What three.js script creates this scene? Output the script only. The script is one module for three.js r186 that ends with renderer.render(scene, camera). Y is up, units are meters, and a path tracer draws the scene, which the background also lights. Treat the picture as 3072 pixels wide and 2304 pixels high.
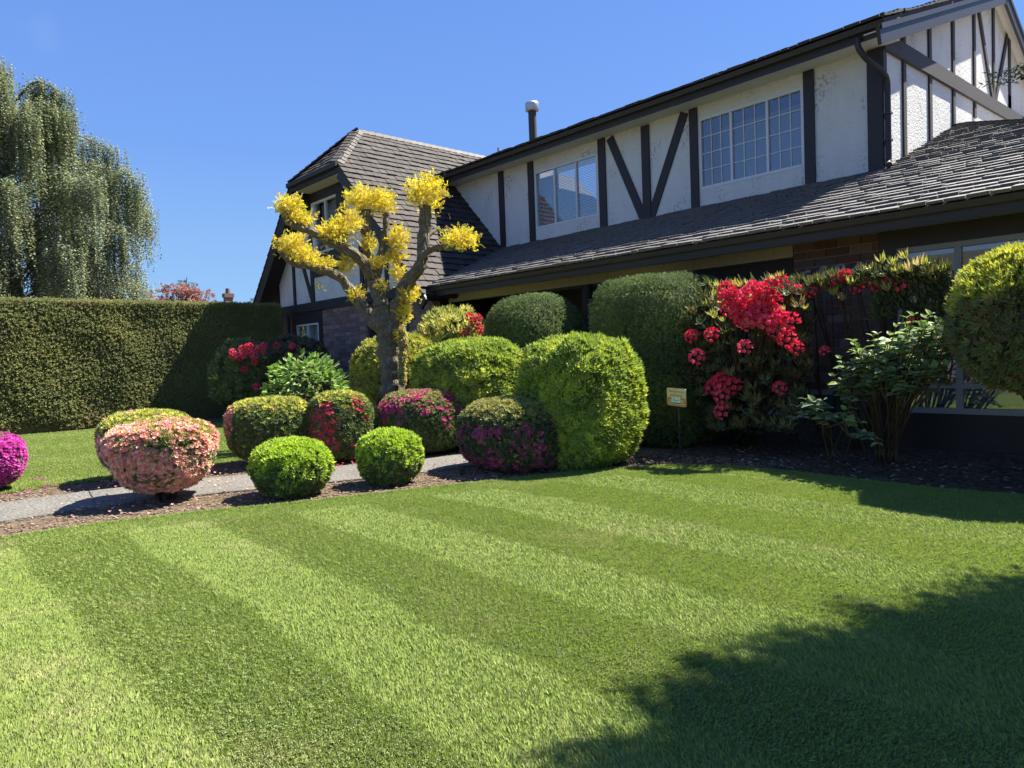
import * as THREE from 'three';
import { ImprovedNoise } from 'three/addons/math/ImprovedNoise.js';
import { mergeGeometries } from 'three/addons/utils/BufferGeometryUtils.js';
import { FontLoader } from 'three/addons/loaders/FontLoader.js';
import { TextGeometry } from 'three/addons/geometries/TextGeometry.js';

// ---------------------------------------------------------------- camera, sky, sun, exposure
const scene = new THREE.Scene();
const EYE = new THREE.Vector3(0, 1.25, 0);
const camera = new THREE.PerspectiveCamera(57.36, 4 / 3, 0.05, 500);
const FOCAL = 2106;                                            // in pixels of the 3072 x 2304 photograph
const CAM = new THREE.Matrix4().makeBasis(
  new THREE.Vector3(0.67483, -0.03821, -0.73699), new THREE.Vector3(-0.00526, 0.99837, -0.05673), new THREE.Vector3(0.73796, 0.04216, 0.67353));
camera.position.copy(EYE);
camera.quaternion.setFromRotationMatrix(CAM);
scene.add(camera);

const SUN = new THREE.Vector3(0.24, 1, -0.61).normalize();
const noise3 = new ImprovedNoise();
const fbm = (x, y, z) => noise3.noise(x, y, z) * 0.6 + noise3.noise(x * 2.1, y * 2.1, z * 2.1) * 0.3 + noise3.noise(x * 4.3, y * 4.3, z * 4.3) * 0.15;
const sstep = (a, b, x) => { const t = Math.min(1, Math.max(0, (x - a) / (b - a))); return t * t * (3 - 2 * t); };
function makeSky() {
  const w = 1024, h = 512, d = new Float32Array(w * h * 4), v = new THREE.Vector3();
  const stops = [[-0.3, 0.20, 0.26, 0.28], [0, 0.40, 0.66, 0.88], [0.09, 0.30, 0.545, 0.90], [0.28, 0.185, 0.375, 0.86], [0.55, 0.125, 0.275, 0.74], [1, 0.08, 0.20, 0.58]];
  for (let j = 0; j < h; j++) for (let i = 0; i < w; i++) {
    const lat = ((j + 0.5) / h - 0.5) * Math.PI, lon = ((i + 0.5) / w - 0.5) * 2 * Math.PI;
    v.set(Math.cos(lat) * Math.cos(lon), Math.sin(lat), Math.cos(lat) * Math.sin(lon));
    let k = 0; while (k < stops.length - 2 && v.y > stops[k + 1][0]) k++;
    const a = stops[k], b = stops[k + 1], t = Math.min(1, Math.max(0, (v.y - a[0]) / (b[0] - a[0])));
    const near = Math.pow(Math.max(0, v.dot(SUN)), 3) * 0.35;
    let c = [1, 2, 3].map((n) => (a[n] + (b[n] - a[n]) * t) * 0.355 * (1 + near));
    if (v.y > 0) {                                              // thin fair-weather wisps, and low cloud far off
      const q = 1 / (v.y + 0.06);
      const wisp = sstep(0.32, 0.62, fbm(v.x * q * 1.7 + 7, v.z * q * 3.1, 2.5)) * 0.06 * sstep(0.02, 0.12, v.y);
      const low = sstep(0.05, 0.35, fbm(v.x * 9 + 3, v.y * 26, v.z * 9)) * sstep(0.09, 0.02, v.y) * 0.75;
      const m = Math.max(wisp, low);
      c = c.map((x, n) => x + ([0.30, 0.315, 0.33][n] - x) * m);
    }
    d.set([...c, 1], (j * w + i) * 4);
  }
  const t = new THREE.DataTexture(d, w, h, THREE.RGBAFormat, THREE.FloatType);
  t.mapping = THREE.EquirectangularReflectionMapping; t.magFilter = THREE.LinearFilter; t.minFilter = THREE.LinearFilter; t.needsUpdate = true;
  return t;
}
const sky = makeSky();
scene.background = sky;
scene.environment = sky;

const sun = new THREE.DirectionalLight(new THREE.Color().setRGB(1, 0.945, 0.84), 5);
sun.position.copy(SUN).multiplyScalar(60).add(new THREE.Vector3(-8, 0, -6));
sun.target.position.set(-8, 0, -6);
sun.castShadow = true;
Object.assign(sun.shadow.camera, { left: -24, right: 24, top: 24, bottom: -24, near: 1, far: 140 });
sun.shadow.mapSize.set(4096, 4096);
scene.add(sun, sun.target);

const renderer = new THREE.WebGLRenderer({ antialias: true });
renderer.toneMapping = THREE.LinearToneMapping;
renderer.toneMappingExposure = 3.0;
renderer.shadowMap.enabled = true;

// ---------------------------------------------------------------- helpers
let seed = 12345;
const rnd = () => { seed |= 0; seed = (seed + 0x6d2b79f5) | 0; let t = Math.imul(seed ^ (seed >>> 15), 1 | seed); t = (t + Math.imul(t ^ (t >>> 7), 61 | t)) ^ t; return ((t ^ (t >>> 14)) >>> 0) / 4294967296; };
const R = (a, b) => a + (b - a) * rnd();
const pick = (a) => a[Math.floor(rnd() * a.length)];
const gauss = () => (rnd() + rnd() + rnd() - 1.5) / 1.5;
const V = (x, y, z) => new THREE.Vector3(x, y, z);
const rgb = (r, g, b) => new THREE.Color().setRGB(r, g, b);
const UP = V(0, 1, 0);

function ray(px, py) { return V(px - 1536, -(py - 1152), -FOCAL).transformDirection(CAM); }       // pixel of the photograph -> direction
function onY(px, py, y = 0) { const d = ray(px, py); return d.multiplyScalar((y - EYE.y) / d.y).add(EYE); }
function onZ(px, py, z) { const d = ray(px, py); return d.multiplyScalar(z / d.z).add(EYE); }
function atDepth(px, py, depth) { return V((px - 1536) / FOCAL * depth, -(py - 1152) / FOCAL * depth, -depth).applyMatrix4(CAM).add(EYE); }

const names = new Map(), origin = new WeakMap();
function numbered(n) { const k = names.get(n) || 0; names.set(n, k + 1); return k ? n + '_' + String(k).padStart(3, '0') : n; }
function lit(m) { m.castShadow = true; m.receiveShadow = true; return m; }
function thing(name, label, category, [x, y, z], group, kind) {
  const g = new THREE.Group(); g.name = numbered(name); g.position.set(x, y, z); origin.set(g, V(x, y, z));
  if (label) g.userData.label = label;
  if (category) g.userData.category = category;
  if (group) g.userData.group = group;
  if (kind) g.userData.kind = kind;
  scene.add(g); return g;
}
function put(parent, name, geo, mat, kind, label) {              // geo in world coordinates
  geo.computeBoundingBox();
  const c = geo.boundingBox.getCenter(V(0, 0, 0));
  geo.translate(-c.x, -c.y, -c.z);
  const m = lit(new THREE.Mesh(geo, mat)); m.name = name;
  m.position.copy(c).sub(origin.get(parent) || V(0, 0, 0)); origin.set(m, c);
  if (kind) m.userData.kind = kind;
  if (label) m.userData.label = label;
  parent.add(m); return m;
}
function structure(name, geo, mat) { const m = lit(new THREE.Mesh(geo, mat)); m.name = numbered(name); m.userData.kind = 'structure'; m.userData.label = STRUCT[name] || name; scene.add(m); origin.set(m, V(0, 0, 0)); return m; }
const STRUCT = { ground: 'bare brown soil and bark mulch of the planting beds', lawn: 'close-mown striped green lawn', path: 'grey exposed aggregate concrete garden path' };

function boxUV(geo) {                                            // uv in metres, by the way each face points
  const g = geo.index ? geo.toNonIndexed() : geo; g.computeVertexNormals();
  const p = g.attributes.position, uv = new Float32Array(p.count * 2), a = V(0, 0, 0), b = V(0, 0, 0), c = V(0, 0, 0);
  for (let i = 0; i < p.count; i += 3) {
    a.fromBufferAttribute(p, i); b.fromBufferAttribute(p, i + 1).sub(a); c.fromBufferAttribute(p, i + 2).sub(a);
    const n = b.clone().cross(c), ax = Math.abs(n.x), ay = Math.abs(n.y), az = Math.abs(n.z);
    for (let k = 0; k < 3; k++) {
      const x = p.getX(i + k), y = p.getY(i + k), z = p.getZ(i + k);
      const [s, t] = ax >= ay && ax >= az ? [z, y] : ay >= az ? [x, z] : [x, y];
      uv[(i + k) * 2] = s; uv[(i + k) * 2 + 1] = t;
    }
  }
  g.setAttribute('uv', new THREE.BufferAttribute(uv, 2)); return g;
}
const box = (x0, x1, y0, y1, z0, z1) => boxUV(new THREE.BoxGeometry(x1 - x0, y1 - y0, z1 - z0).translate((x0 + x1) / 2, (y0 + y1) / 2, (z0 + z1) / 2));
function bar(p, q, w, d, n) {                                    // beam from p to q, w wide across, d deep along n
  const y = q.clone().sub(p), L = y.length(); y.normalize();
  const z = n.clone().addScaledVector(y, -n.dot(y)).normalize(), x = y.clone().cross(z);
  const g = new THREE.BoxGeometry(w, L, d);
  g.applyMatrix4(new THREE.Matrix4().makeBasis(x, y, z).setPosition(p.clone().add(q).multiplyScalar(0.5)));
  return boxUV(g);
}
function wallXY(pts, holes, z, depth) {                          // wall that faces +z, its face at z
  const s = new THREE.Shape(pts.map(([x, y]) => new THREE.Vector2(x, y)));
  for (const [x0, x1, y0, y1] of holes) s.holes.push(new THREE.Path([[x0, y0], [x0, y1], [x1, y1], [x1, y0]].map(([x, y]) => new THREE.Vector2(x, y))));
  return boxUV(new THREE.ExtrudeGeometry(s, { depth, bevelEnabled: false }).translate(0, 0, z - depth));
}
function slab(pts, th) {                                         // planar polygon in space, thickened downwards
  const n = pts[1].clone().sub(pts[0]).cross(pts[2].clone().sub(pts[0])).normalize(); if (n.y < 0) { n.negate(); pts = pts.slice().reverse(); }
  const u = pts[1].clone().sub(pts[0]).normalize(), w = n.clone().cross(u);
  const tri = THREE.ShapeUtils.triangulateShape(pts.map((p) => new THREE.Vector2(p.dot(u), p.dot(w))), []);
  const low = pts.map((p) => p.clone().addScaledVector(n, -th)), pos = [];
  const t = (a, b, c) => pos.push(...a.toArray(), ...b.toArray(), ...c.toArray());
  for (const [a, b, c] of tri) { t(pts[a], pts[b], pts[c]); t(low[a], low[c], low[b]); }
  pts.forEach((p, i) => { const j = (i + 1) % pts.length; t(p, low[i], pts[j]); t(pts[j], low[i], low[j]); });
  const g = new THREE.BufferGeometry(); g.setAttribute('position', new THREE.Float32BufferAttribute(pos, 3));
  return boxUV(g);
}
function limb(pts, radii, sides = 8, rough = 0, segs = 0) {      // tapered, knobbly tube through points
  const curve = new THREE.CatmullRomCurve3(pts), n = segs || pts.length * 4, pos = [], idx = [], uv = [];
  let side = V(1, 0, 0); const len = curve.getLength();
  for (let i = 0; i <= n; i++) {
    const t = i / n, p = curve.getPoint(t), tan = curve.getTangent(t), f = t * (radii.length - 1), k = Math.min(radii.length - 2, Math.floor(f));
    const r0 = radii[k] + (radii[k + 1] - radii[k]) * (f - k);
    side.addScaledVector(tan, -side.dot(tan)); if (side.lengthSq() < 1e-4) side.set(0, 0, 1).addScaledVector(tan, -tan.z); side.normalize();
    const bi = tan.clone().cross(side);
    for (let s = 0; s <= sides; s++) {
      const a = (s % sides) / sides * Math.PI * 2;
      const d = side.clone().multiplyScalar(Math.cos(a)).addScaledVector(bi, Math.sin(a));
      const r = r0 * (1 + rough * noise3.noise(p.x * 9 + d.x * 1.6, p.y * 7 + d.y * 1.6, p.z * 9 + d.z * 1.6));
      pos.push(p.x + d.x * r, p.y + d.y * r, p.z + d.z * r); uv.push(s / sides * Math.max(0.05, r0 * 6), t * len);
    }
  }
  const w = sides + 1;
  for (let i = 0; i < n; i++) for (let s = 0; s < sides; s++) { const a = i * w + s; idx.push(a, a + 1, a + w, a + 1, a + w + 1, a + w); }
  const c0 = pos.length / 3; pos.push(...curve.getPoint(0).toArray(), ...curve.getPoint(1).toArray()); uv.push(0, 0, 0, len);
  for (let s = 0; s < sides; s++) { idx.push(c0, s + 1, s); idx.push(c0 + 1, n * w + s, n * w + s + 1); }
  const g = new THREE.BufferGeometry(); g.setAttribute('position', new THREE.Float32BufferAttribute(pos, 3)); g.setAttribute('uv', new THREE.Float32BufferAttribute(uv, 2)); g.setIndex(idx); g.computeVertexNormals();
  return g;
}
// ---------------------------------------------------------------- textures and materials
function tex(size, fn, color = true, rx = 1, ry = 1) {           // fn(u, v) -> grey or [r, g, b] in 0..1 (sRGB when color)
  const d = new Uint8Array(size * size * 4);
  for (let j = 0; j < size; j++) for (let i = 0; i < size; i++) {
    const c = fn(i / size, j / size), a = Array.isArray(c) ? c : [c, c, c];
    for (let k = 0; k < 3; k++) d[(j * size + i) * 4 + k] = Math.max(0, Math.min(255, a[k] * 255)); d[(j * size + i) * 4 + 3] = 255;
  }
  const t = new THREE.DataTexture(d, size, size); t.wrapS = t.wrapT = THREE.RepeatWrapping; t.magFilter = THREE.LinearFilter; t.minFilter = THREE.LinearMipmapLinearFilter; t.generateMipmaps = true;
  if (color) t.colorSpace = THREE.SRGBColorSpace; t.repeat.set(rx, ry); t.needsUpdate = true; return t;
}
function tile(f, u, v, s) {                                      // noise that repeats: blends four shifted copies
  const a = u, b = v, x = u * s, y = v * s;
  return f(x, y) * (1 - a) * (1 - b) + f(x - s, y) * a * (1 - b) + f(x, y - s) * (1 - a) * b + f(x - s, y - s) * a * b;
}
const grain = tex(256, (u, v) => 0.72 + 0.34 * tile((x, y) => fbm(x * 9, y * 0.7, 3), u, v, 6) + 0.1 * tile((x, y) => noise3.noise(x * 30, y * 2, 9), u, v, 6), true, 2.5, 2.5);
const grainBump = tex(256, (u, v) => 0.5 + 0.5 * tile((x, y) => fbm(x * 12, y * 0.8, 5), u, v, 6), false, 2.5, 2.5);
const trowel = tex(512, (u, v) => { const f = (x, y) => { const w = noise3.noise(x * 0.5, y * 0.5, 1) * 2.2; return 1 - Math.abs(noise3.noise(x + w, y * 1.7 - w, 4)) * 2.6 + 0.5 * noise3.noise(x * 4, y * 4, 8); }; return 0.4 + 0.4 * tile(f, u, v, 11); }, false, 1.1, 1.1);
const trowelTone = tex(512, (u, v) => { const soot = sstep(-0.02, 0.42, tile((x, y) => fbm(x * 0.8, y * 0.55, 2), u, v, 6)) * sstep(-0.1, 0.35, tile((x, y) => noise3.noise(x * 9, y * 7, 6), u, v, 6)); const k = 0.96 + 0.05 * tile((x, y) => fbm(x * 2, y * 0.7, 9), u, v, 6) - soot * 0.3; return [k, k * 0.995, k * 0.98]; }, true, 0.42, 0.42);
const pebbles = tex(512, (u, v) => {
  const f = (x, y) => noise3.noise(x * 7, y * 7, 1) * 0.5 + noise3.noise(x * 15, y * 15, 5) * 0.5; const n = tile(f, u, v, 8), m = tile((x, y) => fbm(x * 0.6, y * 0.6, 8), u, v, 8);
  const k = 0.58 + n * 0.62 + m * 0.14; return [k, k * 0.985, k * 0.95];
}, true, 0.65, 0.65);
const pebbleBump = tex(512, (u, v) => 0.5 + 0.5 * tile((x, y) => noise3.noise(x * 12, y * 12, 1), u, v, 8), false, 1.3, 1.3);
const soil = tex(512, (u, v) => {
  const n = tile((x, y) => fbm(x * 2, y * 2, 1), u, v, 8), c = tile((x, y) => noise3.noise(x * 11, y * 15, 4), u, v, 8);
  const k = 0.52 + n * 0.2 + c * 0.24; return [k, k * 0.86, k * 0.70];
}, true, 0.8, 0.8);
const soilBump = tex(512, (u, v) => 0.5 + 0.35 * tile((x, y) => noise3.noise(x * 11, y * 15, 4), u, v, 8) + 0.3 * tile((x, y) => fbm(x * 3, y * 3, 6), u, v, 8), false, 0.8, 0.8);
const turf = tex(512, (u, v) => {
  const n = tile((x, y) => fbm(x * 5, y * 5, 1), u, v, 8), c = tile((x, y) => noise3.noise(x * 14, y * 14, 4), u, v, 8);
  const k = 0.42 + n * 0.15 + c * 0.14; return [k * 0.92, k, k * 0.5];
}, true, 0.9, 0.9);
const barkTex = tex(256, (u, v) => { const n = tile((x, y) => Math.abs(noise3.noise(x * 3, y * 0.8, 2)) * 1.4 + 0.4 * noise3.noise(x * 7, y * 4, 6), u, v, 6); const l = sstep(0.15, 0.5, tile((x, y) => fbm(x * 0.9, y * 0.9, 12), u, v, 6)); const k = 0.36 + n * 0.3; return [k + l * 0.34, k * 0.95 + l * 0.35, k * 0.84 + l * 0.27]; }, true, 2, 1.3);
const barkBump = tex(256, (u, v) => 0.3 + tile((x, y) => Math.abs(noise3.noise(x * 3, y * 0.8, 2)) * 1.2 + 0.3 * noise3.noise(x * 9, y * 5, 6), u, v, 6), false, 2, 1.3);
const brickTex = tex(256, (u, v) => 0.78 + 0.3 * tile((x, y) => fbm(x * 2, y * 2, 1), u, v, 8) + 0.14 * tile((x, y) => noise3.noise(x * 9, y * 9, 3), u, v, 8), true, 3, 3);

const std = (o) => new THREE.MeshStandardMaterial({ roughness: 0.85, ...o });
const phys = (o) => new THREE.MeshPhysicalMaterial(o);
const M = {
  stucco: std({ color: rgb(0.68, 0.675, 0.655), map: trowelTone, bumpMap: trowel, bumpScale: 0.012, roughness: 0.95 }),
  timber: std({ color: rgb(0.045, 0.038, 0.04), map: grain, bumpMap: grainBump, bumpScale: 0.003, roughness: 0.62 }),
  weathered: std({ color: rgb(0.10, 0.084, 0.078), map: grain, bumpMap: grainBump, bumpScale: 0.003, roughness: 0.75 }),
  fascia: std({ color: rgb(0.04, 0.037, 0.042), map: grain, roughness: 0.5 }),
  gutter: std({ color: rgb(0.026, 0.023, 0.022), roughness: 0.6 }),
  soffit: std({ color: rgb(0.56, 0.545, 0.49), roughness: 0.9 }),
  cream: std({ color: rgb(0.74, 0.69, 0.50), map: grain, roughness: 0.75 }),
  frame: std({ color: rgb(0.62, 0.63, 0.63), roughness: 0.4 }),
  shadedFrame: std({ color: rgb(0.30, 0.31, 0.31), roughness: 0.45 }),  // frame colour darkened to carry the deep shade at the picture window
  glass: phys({ color: rgb(0.86, 0.9, 0.93), transmission: 1, thickness: 0, roughness: 0.02, ior: 1.9 }),
  blind: std({ color: rgb(0.78, 0.79, 0.80), roughness: 0.7 }),
  curtain: std({ color: rgb(0.25, 0.27, 0.31), roughness: 0.9 }),
  dark: std({ color: rgb(0.4, 0.38, 0.35) }),
  mortar: std({ color: rgb(0.30, 0.28, 0.26), bumpMap: soilBump, bumpScale: 0.003, roughness: 1 }),
  deck: std({ color: rgb(0.05, 0.045, 0.04) }),
  concrete: std({ color: rgb(0.20, 0.21, 0.22), map: pebbles, roughness: 0.95 }),
  metal: std({ color: rgb(0.5, 0.5, 0.5), metalness: 0.9, roughness: 0.45 }),
  flue: std({ color: rgb(0.10, 0.075, 0.065), roughness: 0.6, map: grain }),
  bark: std({ color: rgb(0.82, 0.78, 0.68), map: barkTex, bumpMap: barkBump, bumpScale: 0.035, roughness: 0.95 }),
  darkBark: std({ color: rgb(0.22, 0.17, 0.125), map: barkTex, bumpMap: barkBump, bumpScale: 0.006, roughness: 0.95 }),
  paleStem: std({ color: rgb(0.62, 0.48, 0.32), map: barkTex, roughness: 0.9 }),
  birchBark: std({ color: rgb(0.6, 0.58, 0.55), map: barkTex, roughness: 0.9 }),
  core: std({ color: rgb(0.17, 0.20, 0.06), roughness: 1 }),
};
const BRICKS = [[0.20, 0.105, 0.08], [0.235, 0.13, 0.10], [0.17, 0.095, 0.082], [0.255, 0.165, 0.135], [0.19, 0.125, 0.115], [0.30, 0.22, 0.19]].map(([r, g, b]) => std({ color: rgb(r, g, b), map: brickTex, bumpMap: soilBump, bumpScale: 0.002, roughness: 0.95 }));
const BRICKS_DUSTY = [[0.36, 0.225, 0.185], [0.30, 0.175, 0.15], [0.44, 0.33, 0.285], [0.27, 0.185, 0.175], [0.38, 0.26, 0.23]].map(([r, g, b]) => std({ color: rgb(r, g, b), map: brickTex, bumpMap: soilBump, bumpScale: 0.002, roughness: 0.95 }));
const SHAKE_TONES = [[0.104, 0.082, 0.066], [0.082, 0.064, 0.053], [0.126, 0.099, 0.079], [0.092, 0.07, 0.057], [0.066, 0.053, 0.046], [0.118, 0.086, 0.064]];
const SHAKES = SHAKE_TONES.map(([r, g, b]) => std({ color: rgb(r, g, b), map: grain, bumpMap: grainBump, bumpScale: 0.003, roughness: 0.62 }));
const SILVER_TONES = SHAKE_TONES.map(([r, g, b]) => [r * 0.8, g * 0.8, b * 0.8]), SILVER = SILVER_TONES.map(([r, g, b]) => phys({ color: rgb(r, g, b), map: grain, bumpMap: grainBump, bumpScale: 0.003, roughness: 0.75, ior: 2.3 }));   // the shallow porch roof is darker and glints
const shakeField = std({ vertexColors: true, map: grain, bumpMap: grainBump, bumpScale: 0.003, roughness: 0.8 }), glintField = phys({ vertexColors: true, map: grain, bumpMap: grainBump, bumpScale: 0.003, roughness: 0.75, ior: 2.3 });
const leafMat = (tr = 0.35, coat = 0.16, cr = 0.35) => phys({ color: 0xffffff, roughness: 1, transmission: tr, thickness: 0, clearcoat: coat, clearcoatRoughness: cr, side: THREE.DoubleSide });
const LEAF = leafMat(), MATTE_LEAF = leafMat(0.3, 0.06, 0.5), PETAL = leafMat(0.35, 0.03, 0.5), GRASS = leafMat(0.35, 0.02, 0.6);
const tinted = (r, g, b, tr = 0.35, coat = 0.3, cr = 0.3) => phys({ color: rgb(r * 0.76, g * 0.76, b * 0.76), roughness: 1, transmission: tr, thickness: 0, clearcoat: coat, clearcoatRoughness: cr, side: THREE.DoubleSide });

// ---------------------------------------------------------------- ground, lawns, path
structure('ground', boxUV(new THREE.PlaneGeometry(400, 400).rotateX(-Math.PI / 2)), std({ color: rgb(0.46, 0.44, 0.41), map: soil, bumpMap: soilBump, bumpScale: 0.02, roughness: 1 }));
const LAWN_FRONT = [[-6.35, 4.5], [-6.4, 1.5], [-6.42, 0], [-6.46, -0.8], [-6.4, -1.3], [-6.19, -1.96], [-5.9, -2.56], [-5.62, -3.32], [-5.32, -4.17], [-5.06, -4.86], [-4.72, -5.66], [-4.3, -6.2], [-3.8, -6.46], [-2.9, -6.46], [-2.3, -6.4], [-1.8, -6.38], [-1.1, -6.5], [0, -6.6], [2, -6.6], [7, -6.6], [7, 4.5]];
const LAWN_FAR = [[-9.0, 4.5], [-8.95, 0.5], [-8.9, -0.9], [-9.02, -1.3], [-8.97, -1.95], [-8.9, -3.1], [-9.3, -4.2], [-10.6, -5.0], [-13, -5.5], [-15.6, -5.5], [-16.6, -4.6], [-16.95, -2], [-16.95, 4.5]];
function sheet(poly, y) {
  const g = new THREE.ShapeGeometry(new THREE.Shape(poly.map(([x, z]) => new THREE.Vector2(x, -z)))).rotateX(-Math.PI / 2).translate(0, y, 0);
  return boxUV(g);
}
const turfMat = std({ color: rgb(0.6, 0.68, 0.33), map: turf, roughness: 1 });
structure('lawn', sheet(LAWN_FRONT, 0.006), turfMat);
structure('lawn', sheet(LAWN_FAR, 0.006), turfMat);
function inside(poly, x, z) { let c = false; for (let i = 0, j = poly.length - 1; i < poly.length; j = i++) { const [xi, zi] = poly[i], [xj, zj] = poly[j]; if (zi > z !== zj > z && x < ((xj - xi) * (z - zi)) / (zj - zi) + xi) c = !c; } return c; }
function edgeDist(poly, x, z) { let m = 1e9; for (let i = 0, j = poly.length - 1; i < poly.length; j = i++) { const [ax, az] = poly[j], [bx, bz] = poly[i], dx = bx - ax, dz = bz - az, t = Math.max(0, Math.min(1, ((x - ax) * dx + (z - az) * dz) / (dx * dx + dz * dz))); m = Math.min(m, Math.hypot(x - ax - dx * t, z - az - dz * t)); } return m; }

const PATH_LINE = [[-7.72, 4.5], [-7.7, 1.4], [-7.7, -0.1], [-7.72, -1.38], [-7.5, -2.4], [-7.1, -3.45], [-6.75, -4.5], [-6.62, -5.6], [-6.95, -7.0], [-7.6, -8.7]];
{
  const curve = new THREE.CatmullRomCurve3(PATH_LINE.map(([x, z]) => V(x, 0, z)));
  const path = thing('path', STRUCT.path, null, [0, 0, 0], null, 'structure');
  const mat = std({ color: rgb(0.44, 0.425, 0.395), map: pebbles, bumpMap: pebbleBump, bumpScale: 0.004, roughness: 0.95 });
  const n = 9;
  for (let k = 0; k < n; k++) {
    const a = [], b = [], steps = 8, t0 = k / n + 0.0008, t1 = (k + 1) / n - 0.0008;
    for (let i = 0; i <= steps; i++) { const t = t0 + (t1 - t0) * i / steps, p = curve.getPointAt(t), d = curve.getTangentAt(t), s = V(-d.z, 0, d.x).normalize(); a.push(p.clone().addScaledVector(s, 0.5)); b.push(p.clone().addScaledVector(s, -0.5)); }
    const s = new THREE.Shape([...a, ...b.reverse()].map((p) => new THREE.Vector2(p.x, -p.z)));
    put(path, 'concrete_slab', boxUV(new THREE.ExtrudeGeometry(s, { depth: 0.05, bevelEnabled: true, bevelSize: 0.008, bevelThickness: 0.008, bevelSegments: 1 }).rotateX(-Math.PI / 2).translate(0, -0.035 + R(-0.002, 0.002), 0)), mat);
  }
}
const pathXZ = new THREE.CatmullRomCurve3(PATH_LINE.map(([x, z]) => V(x, 0, z))).getSpacedPoints(120);
const pathDist = (x, z) => { let m = 1e9; for (const p of pathXZ) m = Math.min(m, Math.hypot(p.x - x, p.z - z)); return m; };

// ---------------------------------------------------------------- leaf shapes
function leafTris(out, len, w, fold, droop, m) {                 // one leaf along +y, four faces folded on the midrib
  const P = [V(0, 0, 0), V(-w / 2, len * 0.48, fold), V(w / 2, len * 0.48, fold), V(0, len * 0.5, 0), V(0, len, droop)].map((p) => p.applyMatrix4(m));
  for (const [a, b, c] of [[0, 3, 1], [0, 2, 3], [1, 3, 4], [3, 2, 4]]) out.push(...P[a].toArray(), ...P[b].toArray(), ...P[c].toArray());
}
function geoOf(pos) { const g = new THREE.BufferGeometry(); g.setAttribute('position', new THREE.Float32BufferAttribute(pos, 3)); g.computeVertexNormals(); return g; }
const mat4 = (rx, ry, rz, p = V(0, 0, 0)) => new THREE.Matrix4().makeRotationFromEuler(new THREE.Euler(rx, ry, rz, 'YXZ')).setPosition(p);
function rosette(k, len, w, tilt, opt = {}) {
  const out = [];
  for (let i = 0; i < k; i++) leafTris(out, len * R(0.8, 1.15), w * R(0.85, 1.15), (opt.fold ?? 0.15) * w, -(opt.droop ?? 0.12) * len, mat4(tilt * R(0.6, 1.3), i / k * 6.283 + R(-0.3, 0.3), 0, V(0, R(-0.1, 0.12) * len, 0)));
  return geoOf(out);
}
function sprig(len, k, leaf, w, spread) {                        // twig along +y with leaves both ways
  const out = [];
  for (let i = 0; i < k; i++) { const t = (i + 0.5) / k; leafTris(out, leaf * R(0.75, 1.15), w, w * 0.15, -leaf * 0.1, mat4(spread * R(0.7, 1.2), i * 2.4 + R(-0.4, 0.4), 0, V(0, t * len, 0))); }
  return geoOf(out);
}
function frond(len, pairs, leaf, w, bend) {                      // feather of paired leaflets
  const out = [];
  for (let i = 0; i < pairs; i++) { const t = (i + 1) / pairs, y = len * t, z = -bend * len * t * t; for (const s of [-1, 1]) leafTris(out, leaf * (1.1 - 0.4 * t), w, w * 0.1, 0, mat4(0.25, 0, -s * 1.05, V(0, y, z))); }
  leafTris(out, leaf, w, w * 0.1, 0, mat4(0.4, 0, 0, V(0, len, -bend * len)));
  return geoOf(out);
}
function flower(r, petals = 5) {                                 // open five-petal bloom facing +y
  const out = [];
  for (let i = 0; i < petals; i++) leafTris(out, r * R(0.9, 1.1), r * 0.85, -r * 0.12, -r * 0.15, mat4(1.0, i / petals * 6.283 + R(-0.1, 0.1), 0));
  return geoOf(out);
}
function instances(parent, name, geo, mat, list) {               // list of [position (in the parent's frame), quaternion, scale, colour]
  const im = lit(new THREE.InstancedMesh(geo, mat, list.length)), m = new THREE.Matrix4();
  list.forEach(([p, q, s, c], i) => { im.setMatrixAt(i, m.compose(p, q, s.isVector3 ? s : V(s, s, s))); im.setColorAt(i, c); });
  im.name = name; im.userData.kind = 'stuff'; parent.add(im); return im;
}
const qTo = (dir) => new THREE.Quaternion().setFromUnitVectors(UP, dir).multiply(new THREE.Quaternion().setFromAxisAngle(UP, rnd() * 6.283));
const vary = (c, a = 0.18) => { const k = 1.03 * (1 + a * gauss() * 1.3), h = 0.06 * gauss(); return rgb(c[0] * (k + h * 0.7), c[1] * k, c[2] * (k - h * 0.7)); };

// ---------------------------------------------------------------- the house
const HB = [-9, 0, -13];
const house = thing('tudor_house', 'white stucco house with dark half timbering, brick ground floor and shake roofs', 'house', HB);
const part = (name, geo, mat, parent = house, kind, label) => put(parent, name, geo, mat, kind, label);
const FZ = V(0, 0, 1), FX = V(1, 0, 0);

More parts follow.
